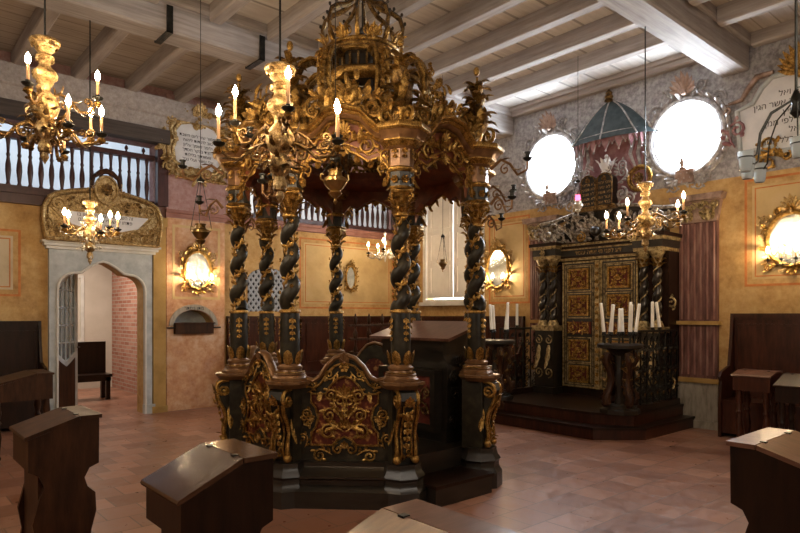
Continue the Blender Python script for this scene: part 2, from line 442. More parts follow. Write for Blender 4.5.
def text_mesh(lines, h, align='CENTER', lead=1.35, depth=.002, mat='ink'):
    """lettering as a flat raised mesh, right-to-left lines given in reading order"""
    cu = bpy.data.curves.new('lettering', 'FONT')
    cu.body = '\n'.join(l[::-1] for l in lines); cu.size = h; cu.align_x = align; cu.align_y = 'CENTER'
    cu.space_line = lead; cu.extrude = depth; cu.resolution_u = 2
    o = bpy.data.objects.new('lettering', cu); COL.objects.link(o)
    dg = bpy.context.evaluated_depsgraph_get(); dg.update()
    me = bpy.data.meshes.new_from_object(o.evaluated_get(dg))
    bpy.data.objects.remove(o); me.materials.clear(); me.materials.append(M[mat])
    return me
def add_text(lines, h, mw, parent, name='lettering', mat='ink', lead=1.35, align='CENTER'):
    me = text_mesh(lines, h, align, lead, .0015, mat)
    me.transform(mw); o = bpy.data.objects.new(name, me); COL.objects.link(o); o.parent = parent
    return o

# ------------------------------------------------------------------ room shell
X0, X1, Y0, Y1, H = -2.5, 8.49, -2.5, 9.68, 5.02
MB('floor').box(X0 - .3, 9.2, Y0 - .3, 14.2, -.2, 0).build('floor', kind='structure', smooth=0)

# door wall with openings
def door_outline(w, h):
    x = w / 2
    return ([(-x, 0)] + [(x, 0)] + [(x, h - .42)] + arc(x - .22, h - .42, .22, .24, 0, pi / 2, 6)[1:] +
            [(x - .30, h - .17), (x - .40, h - .09), (x - .52, h - .02), (0, h), (-x + .52, h - .02), (-x + .40, h - .09), (-x + .30, h - .17)] +
            arc(-x + .22, h - .42, .22, .24, pi / 2, pi, 6)[:-1] + [(-x, h - .42)])
DX = 2.645
door_hole = [(DX + a, b) for a, b in door_outline(1.18, 2.27)]
door_hole = [(x, max(y, .0)) for x, y in door_hole]
lat_hole = [(4.97, 1.56), (5.80, 1.56), (5.80, 2.12)] + arc(5.385, 2.12, .415, .20, 0, pi, 10)[1:]
nic_hole = [(3.68, 1.20), (4.33, 1.20), (4.33, 1.33)] + arc(4.005, 1.33, .325, .25, 0, pi, 10)[1:]
gal1 = [(X0 + .2, 3.18), (3.42, 3.18), (3.42, 4.13), (X0 + .2, 4.13)]
gal2 = [(4.62, 3.18), (8.35, 3.18), (8.35, 4.13), (4.62, 4.13)]
dp = [(DX - .59, 0), (DX + .59, 0)]
outer = [(X0, 0), (DX - .59, 0)] + [p for p in reversed(door_hole[2:])] + [(DX + .59, 0), (X1, 0), (X1, H + .1), (X0, H + .1)]
wa = MB('wallA'); wa.push(FA(0, 0, 0)); wa.ext(outer, -.28, 0, 0, [lat_hole, nic_hole, gal1, gal2]); wa.pop()
wa.build('wall_left', kind='structure', smooth=0)

# ark wall
def oval(cy, cz, ry, rz, n=40): return [(-(cy) + ry * cos(2*pi*i/n), cz + rz * sin(2*pi*i/n)) for i in range(n)]
OV = [(5.98, 3.93), (3.80, 3.92)]
wb = MB('wallB'); wb.push(frame((8.49, 0, 0), (0, -1, 0), (0, 0, 1)))
wb.ext([(-9.96, 0), (2.8, 0), (2.8, H + .1), (-9.96, H + .1)], -.3, 0, 0,
       [oval(OV[0][0], OV[0][1], .45, .47), oval(OV[1][0], OV[1][1], .45, .47), [(-8.95, 1.80), (-7.50, 1.80), (-7.50, 3.85), (-8.95, 3.85)]])
wb.pop(); wb.build('wall_right', kind='structure', smooth=0)
MB('rear').box(X0 - .3, X1 + .3, Y0 - .3, Y0, 0, H + .1).build('wall_back', kind='structure', smooth=0)
MB('rear').box(X0 - .3, X0, Y0, Y1 + .3, 0, H + .1).build('wall_front', kind='structure', smooth=0)
# glowing panes framed as windows, added behind the view to brighten the room
for i, fr_ in enumerate((frame((2.4, Y0, 2.9), (-1, 0, 0), (0, 0, 1)), frame((X0, 3.5, 2.9), (0, 1, 0), (0, 0, 1)))):
    k_ = 1.5 if i == 0 else 1.3
    p = MB('rearfill').push(fr_).ext([(-k_, 0), (k_, 0), (k_, 1.5), (-k_, 1.5)], 0, .01); w = p.build('window_%d' % (4 + i), kind='structure', smooth=0)
    f = MB('trimwhite').push(fr_); f.ext([(-k_ - .08, -.08), (k_ + .08, -.08), (k_ + .08, 1.58), (-k_ - .08, 1.58)], 0, .06, 0, [[(-k_, 0), (-.03, 0), (-.03, 1.5), (-k_, 1.5)], [(.03, 0), (k_, 0), (k_, 1.5), (.03, 1.5)]]); f.build('window_frame', w, 0)
# ceiling: plank fields between the great beams
c_ = MB('plank', 'plankwide')
c_.box(X0, X1 + .3, 6.93, Y1 + .3, H, H + .15, 0); c_.box(X0, X1 + .3, 3.16, 6.93, H, H + .15, 1); c_.box(X0, X1 + .3, Y0, 3.16, H, H + .15, 0)
c_.build('ceiling', kind='structure', smooth=0)
tn = [0]
def trim(mb, smooth=0, name='trim'):
    tn[0] += 1
    return mb.build('%s_%d' % (name, tn[0]), kind='structure', smooth=smooth)
def beveled_beam(mb, axis, a0, a1, c0, c1, z0, z1, ch=.025, m=0):
    poly = [(c0, z1), (c0, z0 + ch), (c0 + ch, z0), (c1 - ch, z0), (c1, z0 + ch), (c1, z1)]
    if axis == 'X': mb.push(frame((0, 0, 0), (0, 1, 0), (0, 0, 1))); mb.ext(poly, a0, a1, m)
    else: mb.push(frame((0, 0, 0), (1, 0, 0), (0, 0, 1))); mb.ext(poly, -a1, -a0, m)
    mb.pop()
for y0_, y1_, in ((6.75, 7.10), (3.0, 3.34), (-.75, -.40)):
    mb = MB('beam'); beveled_beam(mb, 'X', X0, X1 - .02, y0_, y1_, 4.60, H, .02)
    beveled_beam(mb, 'X', X0, X1 - .02, y0_ - .05, y1_ + .05, 4.90, H - .002, .02)
    trim(mb)
# iron straps round the far beam
for xs in (2.50, 3.62):
    mb = MB('iron'); xs0 = xs
    mb.box(xs, xs + .07, 6.735, 6.75, 4.58, 4.88); mb.box(xs, xs + .07, 7.10, 7.115, 4.585, 4.88); mb.box(xs, xs + .07, 6.735, 7.115, 4.585, 4.60)
    trim(mb)
for k in range(14):
    xc = 7.42 - .73 * k
    for ya, yb in ((7.16, Y1), (3.40, 6.69), (-.34, 2.94), (Y0, -.8)):
        mb = MB('joist'); beveled_beam(mb, 'Y', ya, yb, xc - .075, xc + .075, 4.82, H, .015); trim(mb)
# crown boards
mb = MB('joist'); beveled_beam(mb, 'Y', 3.40, 6.69, X1 - .14, X1 - .002, 4.88, H, .02); beveled_beam(mb, 'Y', 3.40, 6.69, X1 - .20, X1 - .002, 4.96, H - .002, .01); trim(mb)
mb = MB('joist'); beveled_beam(mb, 'Y', Y0, 2.94, X1 - .14, X1 - .002, 4.86, H, .02); trim(mb)
mb = MB('joist'); beveled_beam(mb, 'Y', 7.16, Y1, X1 - .14, X1 - .002, 4.88, H, .02); trim(mb)
mb = MB('joist'); beveled_beam(mb, 'X', X0, X1 - .2, Y1 - .16, Y1 - .002, 4.55, H - .19, .02); trim(mb)

# gallery behind the balustrades
for xa, xb, mt in ((X0, 3.9, 'gallery'), (4.3, 8.49, 'gallery')):
    g = MB(mt, 'balusterwood', 'beam')
    g.box(xa, xb, 11.8, 11.95, 3.0, 5.0, 0); g.box(xa - .1, xa, 9.96, 11.95, 3.0, 5.0, 0); g.box(xb, xb + .1, 9.96, 11.95, 3.0, 5.0, 0)
    g.box(xa, xb, 9.96, 11.95, 3.0, 3.16, 1)
    g.box(xa, xb, 9.96, 11.95, 4.85, 5.0, 2)
    g.build('wall_gallery', kind='structure', smooth=0)
# corridor room beyond the door
g = MB('pale', 'brick', 'plank'); g.box(.9, 3.94, 13.7, 13.85, 0, 3.0, 0); g.box(3.94, 4.1, 9.96, 13.85, 0, 3.0, 1); g.box(.75, .9, 9.96, 13.85, 0, 3.0, 0)
g.box(.75, 4.1, 9.96, 13.85, 2.95, 3.0, 2); g.build('wall_corridor', kind='structure', smooth=0)
mb = MB('trimwhite'); mb.push(frame((3.1, 13.7, 0), (1, 0, 0), (0, 0, 1)))
mb.ext([(-.3, .95), (.3, .95), (.3, 2.3), (-.3, 2.3)], 0, .03, 0, [[(-.24, 1.0), (.24, 1.0), (.24, 2.25), (-.24, 2.25)]]); mb.pop(); trim(mb)
# lattice backing box, shade put into its colour; back of the alms niche
mb = MB('latticeshade', 'stonegrey'); mb.box(4.9, 5.9, 9.97, 10.3, 1.5, 2.4, 0); trim(mb)
mb = MB('stonegrey'); mb.box(3.66, 4.35, 9.90, 9.955, 1.15, 1.62, 0); trim(mb)

# bands, wainscot and painted panels of the door wall
mb = MB('balusterwood', 'pink_band')
mb.box(X0, 3.34, 9.60, 9.70, 3.0, 3.17, 0); mb.box(X0, 3.34, 9.56, 9.70, 3.13, 3.18, 0); trim(mb)
mb = MB('pink_band'); mb.box(3.56, X1 - .01, 9.62, 9.70, 3.03, 3.13, 0); mb.box(3.56, X1 - .01, 9.59, 9.70, 3.10, 3.15, 0); trim(mb)
mb = MB('balusterwood'); mb.box(3.42, 3.58, 9.58, 9.70, 3.18, 4.70, 0); trim(mb)
mb = MB('darkbeam'); mb.box(X0, 3.58, 9.50, 9.70, 4.13, 4.34, 0); trim(mb)
mb = MB('joist'); mb.box(X0, 3.58, 9.56, 9.70, 4.34, 4.85, 0); trim(mb)
mb = MB('ochredark'); mb.box(3.36, 3.55, 9.60, 9.70, 0, 3.0); mb.box(3.34, 3.57, 9.58, 9.70, 2.86, 3.0); mb.box(3.34, 3.57, 9.58, 9.70, 0, .1); trim(mb)
pier = MB('pier'); pier.push(FA(0, 0, 0))
pier.ext([(3.57, 0), (4.53, 0), (4.53, 4.95), (3.57, 4.95)], 0, .05, 0, [nic_hole]); pier.pop(); trim(pier)
def painted_panel(fr, x0, z0, x1, z1, inner, line='ochreline', lw=.03):
    mb = MB(line, inner); mb.push(fr)
    q = lambda a, b, c, d: [(a, b), (c, b), (c, d), (a, d)]
    mb.ext(q(x0, z0, x1, z1), 0, .003, 0, [q(x0 + lw, z0 + lw, x1 - lw, z1 - lw)])
    mb.ext(q(x0 + .09, z0 + .09, x1 - .09, z1 - .09), 0, .002, 1)
    mb.ext(q(x0 + .12, z0 + .12, x1 - .12, z1 - .12), 0, .005, 0, [q(x0 + .135, z0 + .135, x1 - .135, z1 - .135)])
    mb.pop(); trim(mb)
painted_panel(FA(0), -.6, 1.75, 1.62, 2.65, 'tanleft')
painted_panel(FA(0), 6.0, 1.62, 8.25, 2.92, 'tan')
painted_panel(FB(0), -7.32, 1.70, -6.42, 3.20, 'tan')
painted_panel(FB(0), -3.06, 1.86, -.9, 3.22, 'tan')
mb = MB('tan'); mb.push(FA(0, 0, .05)); mb.ext([(3.66, 1.75), (4.45, 1.75), (4.45, 2.92), (3.66, 2.92)], 0, .004, 0, [[(3.70, 1.79), (4.41, 1.79), (4.41, 2.88), (3.70, 2.88)]]); mb.pop(); trim(mb)

def wainscot(mb, x0, x1, z1, n, m=0):
    """panelled boarding in local x,z drawn on a frame, with recessed fields"""
    mb.ext([(x0, 0), (x1, 0), (x1, z1), (x0, z1)], 0, .02, m)
    w = (x1 - x0) / n
    for i in range(n):
        a = x0 + i * w + .07; b = x0 + (i + 1) * w - .07
        mb.ext([(a - .03, .62), (b + .03, .62), (b + .03, z1 - .13), (a - .03, z1 - .13)], .02, .035, m, [[(a, .65), (b, .65), (b, z1 - .16), (a, z1 - .16)]])
        mb.ext([(a - .03, .10), (b + .03, .10), (b + .03, .46), (a - .03, .46)], .02, .035, m, [[(a, .13), (b, .13), (b, .43), (a, .43)]])
    mb.ext([(x0, z1 - .05), (x1, z1 - .05), (x1, z1), (x0, z1)], 0, .06, m)
    mb.ext([(x0, z1 - .08), (x1, z1 - .08), (x1, z1 - .05), (x0, z1 - .05)], 0, .045, m)

# windows of the ark wall
for i, (cy, cz) in enumerate(OV):
    p = MB('oval'); p.push(FB(cy, cz, -.12)); p.ext(arc(0, 0, .449, .469, 0, 2 * pi * 39 / 40, 39), 0, .02); p.pop()
    w = p.build('window_%d' % (i + 1), kind='structure', smooth=0)
    f = MB('stucco', 'stuccobrown', 'trimwhite'); f.push(FB(cy, cz))
    ring = [(.50 * cos(2*pi*k/48), .52 * sin(2*pi*k/48), .02) for k in range(48)]
    f.tube(ring, .042, 8, 0, closed=True); f.tube([(.57*cos(2*pi*k/48), .59*sin(2*pi*k/48), .01) for k in range(48)], .03, 8, 0, closed=True)
    f.tube([(.46 * cos(2*pi*k/48), .48 * sin(2*pi*k/48), .0) for k in range(48)], .022, 6, 0, closed=True)
    for k in range(26):
        a = 2 * pi * k / 26 + .1
        if abs(((a - pi / 2 + pi) % (2*pi)) - pi) < .3: continue
        r1, r2 = .54, .56
        px, py = r1 * cos(a), r2 * sin(a)
        d = (-sin(a) + .3 * cos(a), cos(a) + .3 * sin(a), .2)
        if cos(a) < 0: d = (sin(a) + .3 * cos(a), -cos(a) + .3 * sin(a), .2)
        f.leaf((px, py, .03), d, (0, 0, 1), .15, .065, .9, 0, 5, 2)
    for sg in (1, -1):
        f.push(SC(sg, 1, 1))
        f.cscroll(.22, -.56, .12, pi / 2, 1.3, -1, .022, 0); f.cscroll(.42, .44, .11, -.4, 1.3, 1, .02, 0)
        f.spray(.03, .62, .15, .30, -1, 0); f.spray(.03, -.60, -.3, .26, 1, 0)
        f.pop()
    f.palmette(0, .60, pi / 2, .30, 9, 1, .06, 2.7); foliage(f, 0, .60, .5, .12, 14, 0, .04, 61, .11, (0, .3)); foliage(f, 0, -.60, .6, .10, 14, 0, .04, 62, .10, (0, -.3))
    f.rosette(0, -.56, .10, 0, .03); f.box(-.12, .12, -.62, -.44, 0, .07, 1)
    f.pop(); f.build('window_frame', w)
    t = thing('window_lamp', 'dark little lamp on the sill of the oval window %s of the painted dome' % ('left', 'right')[i], 'lamp', (8.36, cy, cz - .45))
    MB('stuccobrown').lathe([(.05, 0), (.055, .015), (.02, .04), (.035, .09), (.02, .13), (.012, .17)], 10).build('lamp_body', t)

# shuttered window in the corner
w = MB('daygap').box(8.70, 8.72, 7.45, 9.0, 1.75, 3.9).build('window_3', kind='structure', smooth=0)
sh = thing('shutter', 'tall pale wooden shutters closed over the corner window, daylight leaking between them', 'shutter', (8.5, 8.22, 1.8))
for sg in (1, -1):
    s_ = MB('curtain'); s_.push(frame((.0, 0, 0), (0, -1, 0), (0, 0, 1)))
    a, b_ = (.012, .71) if sg > 0 else (-.71, -.012)
    s_.ext([(a, .03), (b_, .03), (b_, 2.04), (a, 2.04)], -.04, 0)
    for k in range(3):
        z0_ = .10 + k * .64
        s_.ext([(a + .07, z0_), (b_ - .07, z0_), (b_ - .07, z0_ + .56), (a + .07, z0_ + .56)], 0, .012, 0, [[(a + .11, z0_ + .04), (b_ - .11, z0_ + .04), (b_ - .11, z0_ + .52), (a + .11, z0_ + .52)]])
    s_.pop(); s_.build('shutter_leaf', sh, 0)
fr = MB('trimwhite'); fr.push(FB(8.225, 1.8, -.02)); fr.ext([(-.80, -.05), (.80, -.05), (.80, 2.13), (-.80, 2.13)], 0, .05, 0, [[(-.72, 0), (.72, 0), (.72, 2.05), (-.72, 2.05)]])
fr.ext([(-.85, -.12), (.85, -.12), (.85, -.05), (-.85, -.05)], 0, .14); fr.pop(); fr.build('window_sill', w, 0)

# ------------------------------------------------------------------ the octagonal reading platform (bimah) with its baldachin
BX, BY = 3.684, 4.79
bm = thing('reading_platform', 'octagonal dark wood platform under a gilded crowned baldachin on twisted columns', 'bimah', (BX, BY, 0))
R8 = 1.17; AP = R8 * cos(pi / 8)
p = MB('black')
k8 = 1 / cos(pi / 8)
p.lathe([(1.02*k8, 0), (1.02*k8, .335), (.001, .335)], 8, 0, rot=pi / 8)
p.lathe([(1.27*k8, 0), (1.27*k8, .13), (1.24*k8, .15), (1.21*k8, .17), (1.21*k8, .21), (1.24*k8, .225), (1.24*k8, .245), (1.17*k8, .27), (1.14*k8, .30), (1.14*k8, .335), (1.0*k8, .335), (1.0*k8, 0)], 7, 0, a0=radians(292.5), a1=radians(292.5 + 315))
for k in range(8):
    a = pi / 8 + k * pi / 4
    p.push(RZ(a) @ T(R8 + .03, 0, 0))
    q = [(.20, 0), (.20, .13), (.18, .155), (.17, .18), (.17, .215), (.185, .235), (.18, .25), (.16, .275), (.15, .31), (.15, .338)]
    p.lathe([(r, z) for r, z in q], 8, 0, rot=pi / 8); p.pop()
p.build('plinth', bm, 30)
st = MB('black', 'darkwood'); st.box(-.33, .33, -1.36, -1.0, 0, .15, 0); st.box(-.34, .34, -1.375, -1.0, .145, .17, 1)
st.build('step', bm, 0)
# columns
def helix(z0, z1, turns, amp, ph=0, n=60): return [(amp * cos(2*pi*turns*i/n + ph), amp * sin(2*pi*turns*i/n + ph), z0 + (z1 - z0) * i / n) for i in range(n + 1)]
cb = MB('bronzewood', 'gold')
cb.lathe([(.150, .975), (.150, .995), (.138, 1.005), (.130, 1.02)], 8, 0, rot=pi / 8)
cb.lathe([(.122, 1.02), (.127, 1.03), (.116, 1.042), (.098, 1.048), (.094, 1.062), (.104, 1.072), (.104, 1.086), (.090, 1.094), (.084, 1.11)], 20, 0)
cb.tube([(.118*cos(i*pi/10), .118*sin(i*pi/10), 1.045) for i in range(20)], .005, 5, 1, closed=True)
for a in range(6):
    an = a * pi / 3; cb.leaf((.082 * cos(an), .082 * sin(an), 1.105), (.06*cos(an), .06*sin(an), 1), (cos(an), sin(an), 0), .12, .10, .35, 1, 5, 2)
cm = MB('darkgreen', 'gold')
cm.lathe([(.078, 1.10), (.08, 1.3), (.078, 1.50), (.074, 1.53)], 20, 0)
cm.lathe([(.080, 1.515), (.088, 1.522), (.088, 1.535), (.080, 1.545)], 20, 1)
for a in range(4):
    an = a * pi / 2 + .4; cm.push(frame((.079 * cos(an), .079 * sin(an), 0), (-sin(an), cos(an), 0), (0, 0, 1))); cm.drop(0, 1.47, .20, .055, 1, 0, 4); cm.pop()
TU = 2.9
cm.tube(helix(1.54, 2.29, TU, .030, 0, 58), [.058 - .010 * i / 58 for i in range(59)], 12, 0, ref=None)
hp = helix(1.54, 2.29, TU, .0, 0, 58)
g = [(( .052 - .012*i/58) * cos(2*pi*TU*i/58 + pi) , (.052 - .012*i/58) * sin(2*pi*TU*i/58 + pi), z) for i, (x, y, z) in enumerate(hp)]
cm.tube(g, .0085, 5, 1)
for i in range(3, 57, 4):
    a = 2 * pi * TU * i / 58; sg = 1 if (i // 4) % 2 else -1
    aa = a + pi + .9 * sg; r_ = .050
    cm.push(frame((g[i][0], g[i][1], g[i][2]), (-sin(a + pi), cos(a + pi), 0), (0, 0, 1)))
    for d in ((1, .5), (-1, .3), (.4, 1), (-.5, -1)): cm.leaf((0, 0, .003), (d[0], d[1], -.05), (0, 0, 1), .055, .034, .2, 1, 3, 1)
    cm.pop()
    o = helix(1.54, 2.29, TU, .030 + .052, 0, 58)[i]
    cm.push(frame((o[0]*.97, o[1]*.97, o[2] + .05), (-sin(a), cos(a), 0), (0, 0, 1))); cm.rosette(0, 0, .022, 1, 0, 5); cm.pop()
cp = MB('gold', 'darkgreen', 'bronzewood')
cp.lathe([(.052, 2.28), (.062, 2.29), (.062, 2.305), (.05, 2.31), (.055, 2.38), (.075, 2.45), (.09, 2.465)], 16, 0)
for ring, (z0, L, r, n) in enumerate(((2.305, .095, .055, 8), (2.36, .11, .06, 8))):
    for a in range(n):
        an = (a + ring * .5) * 2 * pi / n; cp.leaf((r * cos(an), r * sin(an), z0), (.25*cos(an), .25*sin(an), 1), (cos(an), sin(an), 0), L, .055, 1.5, 0, 5, 2)
for a in range(4):
    an = a * pi / 2 + pi / 4; cp.push(frame((0, 0, 0), (cos(an), sin(an), 0), (0, 0, 1))); cp.push(T(0, 0, -.012)); cp.cscroll(.095, 2.435, .030, pi / 2, 1.2, -1, .010, 0, 0); cp.pop(); cp.pop()
cp.lathe([(.115, 2.462), (.125, 2.475), (.12, 2.49)], 4, 0, rot=pi / 4)
en = MB('darkgreen', 'gold', 'bronzewood')
en.lathe([(.105, 2.49), (.105, 2.63)], 8, 0, rot=pi / 8)
en.lathe([(.112, 2.49), (.118, 2.50), (.112, 2.512)], 8, 1, rot=pi / 8); en.lathe([(.112, 2.625), (.125, 2.64), (.125, 2.655), (.105, 2.67)], 8, 1, rot=pi / 8)
en.lathe([(.105, 2.66), (.108, 2.80), (.14, 2.83)], 8, 2, rot=pi / 8)
en.lathe([(.14, 2.82), (.155, 2.84), (.175, 2.86), (.175, 2.875)], 8, 1, rot=pi / 8); en.lathe([(.18, 2.87), (.20, 2.91), (.22, 2.93)], 8, 2, rot=pi / 8)
en.lathe([(.23, 2.93), (.245, 2.945), (.245, 2.965), (.235, 2.985), (.001, 2.99)], 8, 1, rot=pi / 8)
for a in (0, pi / 4, -pi / 4, pi / 2, -pi / 2):
    en.push(frame((.098 * cos(a), .098 * sin(a), 0), (-sin(a), cos(a), 0), (0, 0, 1))); en.rosette(0, 2.563, .04, 1, 0, 6); en.drop(0, 2.80, .09, .05, 1, .005, 2); en.pop()
# pedestal: a volute console over a dark core
pd = MB('darkgreen', 'gold', 'bronzewood', 'old_gold')
pd.box(-.13, .06, -.10, .10, .33, .93, 0)
pd.lathe([(.15, .92), (.17, .94), (.185, .955), (.185, .975)], 8, 2, rot=pi / 8)
def sc(cx, cz, r, a0, a1, n=14, k=.75):
    return [(cx + r * (1 - k * i / n) * cos(a0 + (a1 - a0) * i / n), 0, cz + r * (1 - k * i / n) * sin(a0 + (a1 - a0) * i / n)) for i in range(n + 1)]
S1 = list(reversed(sc(.10, .83, .075, pi / 2 + .3, -3.6 * pi / 2))) ; 
prof = [(.0, 0, .90), (.06, 0, .915)] + sc(.105, .835, .075, pi / 2, -1.3 * pi) 
body = [(.165, 0, .80), (.15, 0, .73), (.105, 0, .65), (.085, 0, .57), (.10, 0, .50), (.105, 0, .44), (.09, 0, .38)]
for y_, m_ in ((-.075, 1), (.075, 1)):
    pts = [(x, y_, z) for x, _, z in prof]; pd.tube(pts, .016, 6, m_)
    pts = [(x, y_, z) for x, _, z in body]; pd.tube(pts, [.016, .018, .016, .014, .016, .018, .022], 6, m_)
    pd.ball((.10, y_, .375), .035, 8, 1); pd.tube([(x + .012, y_ * .55, z) for x, _, z in body], .008, 5, 1)
pd.push(frame((0, 0, 0), (1, 0, 0), (0, 0, 1)))
pd.ext([(0, .35), (.085, .37), (.10, .44), (.095, .50), (.08, .57), (.10, .65), (.145, .73), (.16, .80), (.175, .84), (.15, .90), (.10, .915), (0, .91)], -.07, .07, 0); pd.pop()
pd.push(frame((.105, 0, .6), (0, 1, 0), (.22, 0, 1)) @ T(0, -.6, 0))
pd.drop(0, .74, .30, .10, 1, .02, 5); foliage(pd, 0, .76, .11, .10, 6, 1, .03, 4, .07); foliage(pd, 0, .42, .12, .10, 6, 1, .02, 5, .07); pd.pop()
pd.push(frame((.165, 0, .83), (0, 1, 0), (0, 0, 1))); pd.palmette(0, -.03, pi / 2, .09, 5, 1, .01, 1.8); pd.pop()
for y_ in (-.078, .078):
    pd.push(frame((.0, y_, 0), (1 if y_ < 0 else -1, 0, 0), (0, 0, 1))); s_ = 1 if y_ < 0 else -1
    pd.cscroll(.105 * s_, .83, .05, 0, 1.3, s_, .012, 1); pd.leaf((.05 * s_, .68, 0), (0, -1, .1), (0, 0, 1), .2, .07, .3, 1, 5, 2); pd.pop()

cols = []
for k in range(8):
    a = pi / 8 + k * pi / 4; x, y = R8 * cos(a), R8 * sin(a)
    if k == 0:
        c0 = cm.build('column', bm); b0 = cb.build('column_base', c0); k0 = cp.build('capital', c0); e0 = en.build('entablature_block', bm); p0 = pd.build('pedestal', bm)
        for q in (c0, e0): q.location = (x, y, 0); q.rotation_euler = (0, 0, a)
        p0.location = (x + .03 * cos(a), y + .03 * sin(a), 0); p0.rotation_euler = (0, 0, a)
    else:
        c = copy_child(c0, bm, (x, y, 0), a + k * .9); copy_child(b0, c); copy_child(k0, c)
        b0.rotation_euler = (0, 0, 0)
        copy_child(e0, bm, (x, y, 0), a); copy_child(p0, bm, (x + .03 * cos(a), y + .03 * sin(a), 0), a)
# parapet panels
FR = frame((AP, 0, 0), (0, 1, 0), (0, 0, 1))
def ogee(h0, h1, w):
    return [(w, h0), (w*.82, h0), (w*.68, h0 - .012), (w*.54, h0 + .02), (w*.40, h0 + (h1-h0)*.52), (w*.22, h0 + (h1-h0)*.86), (0, h1),
            (-w*.22, h0 + (h1-h0)*.86), (-w*.40, h0 + (h1-h0)*.52), (-w*.54, h0 + .02), (-w*.68, h0 - .012), (-w*.82, h0), (-w, h0)]
pp = MB('darkgreen', 'gold', 'damask', 'bronzewood'); pp.push(FR)
inner = [(-.27, .46), (-.10, .46), (-.06, .50), (0, .53), (.06, .50), (.10, .46), (.27, .46), (.27, .56), (.235, .60), (.215, .68), (.235, .76), (.27, .80), (.27, .87), (.15, .87), (.12, .93), (.06, .99), (0, 1.01), (-.06, .99), (-.12, .93), (-.15, .87), (-.27, .87), (-.27, .80), (-.235, .76), (-.215, .68), (-.235, .60), (-.27, .56)]
pp.ext([(-.37, .32), (.37, .32)] + ogee(.97, 1.16, .37), -.04, .02, 0, [inner]); pp.ext([(-.33, .40), (.33, .40), (.33, .95), (.1, 1.08), (-.1, 1.08), (-.33, .95)], -.03, .004, 2)
pp.tube([(x, y + .015, 0) for x, y in ogee(.97, 1.165, .37)], .022, 8, 3, flat=1.9, ref=(0, 0, 1))
pp.tube([(x, y - .035, .03) for x, y in ogee(.965, 1.155, .36)], .010, 6, 1, ref=(0, 0, 1))
pp.tube([(x, y, .024) for x, y in inner], .009, 6, 1, closed=True, ref=(0, 0, 1))
for sg in (1, -1):
    pp.push(SC(sg, 1, 1)); z = .012
    pp.spray(.02, .66, .55, .20, 1, 1, z); pp.spray(.02, .72, 1.15, .17, -1, 1, z); pp.spray(.01, .57, .15, .22, 1, 1, z)
    pp.spray(.02, .84, .35, .17, 1, 1, z, 4); pp.leaf((.02, .62, z), (.9, -.3, .1), (0, 0, 1), .15, .05, .5, 1, 5, 2)
    pp.spray(.33, .62, 2.0, .16, 1, 1, .02); pp.spray(.33, .72, -2.1, .14, -1, 1, .02); pp.spray(.32, .44, 1.5, .14, 1, 1, .02, 4)
    pp.spray(.30, .88, -.9 + pi, .12, 1, 1, .02, 4); pp.spray(.05, 1.05, -.5, .14, -1, 1, .025, 4)
    pp.cscroll(.055, .43, .045, pi / 2, 1.2, -1, .010, 1, .02); pp.spray(.10, .385, .1, .18, 1, 1, .02, 4)
    pp.leaf((.19, .90, z), (.2, -1, .1), (0, 0, 1), .10, .05, .5, 1, 4, 2)
    pp.pop()
pp.palmette(0, .84, pi / 2, .13, 7, 1, .014, 2.6); pp.palmette(0, .60, pi / 2, .10, 7, 1, .014, 2.4); pp.drop(0, .80, .14, .07, 1, .012, 3)
pp.palmette(0, .44, pi / 2, .07, 5, 1, .024, 2.2); pp.rosette(0, 1.085, .05, 1, .03); pp.palmette(0, 1.12, pi / 2, .09, 5, 3, .03, 1.6)
pp.pop(); pan = None
for k in range(8):
    a = k * pi / 4
    if k in (2, 6): continue                       # the two open sides
    if pan is None: pan = pp.build('parapet_panel', bm); pan.rotation_euler = (0, 0, a)
    else: copy_child(pan, bm, (0, 0, 0), a)
# arches between the capitals
ar = MB('redmarble', 'gold', 'bronzewood', 'darkgreen'); ar.push(FR)
top = [(.40, 2.90), (.30, 2.90), (.24, 2.92), (.19, 2.97), (.12, 3.05), (0, 3.08)]
top = top + [(-x, z) for x, z in reversed(top[:-1])]
bot = [(-.36, 2.54), (-.34, 2.68), (-.27, 2.75), (-.19, 2.72), (-.10, 2.78), (0, 2.82)]
bot = bot + [(-x, z) for x, z in reversed(bot[:-1])]
ar.ext(bot + top, -.06, .02, 0)
ar.tube([(x, z, .03) for x, z in bot], .014, 6, 1, ref=(0, 0, 1)); ar.tube([(x, z + .05, .022) for x, z in bot], .008, 6, 1, ref=(0, 0, 1))
for off, zz, r, m_ in ((.05, -.03, .018, 1), (.085, 0, .022, 2), (.12, .025, .020, 1), (.15, .055, .018, 1)):
    ar.tube([(x * 1.1, z + zz, off - .02) for x, z in top], r, 8, m_, flat=1.9, ref=(0, 0, 1))
ar.ext([(x * 1.1, z + .045) for x, z in reversed(top)] + [(x * 1.1, z + .0) for x, z in top], -.06, .11, 2)
ar.push(T(0, 0, .025))
ar.rosette(0, 2.92, .06, 1); ar.palmette(0, 2.95, pi / 2, .10, 7, 1, .02, 2.6); ar.palmette(0, 2.84, -pi / 2, .10, 5, 1, .01, 2.0)
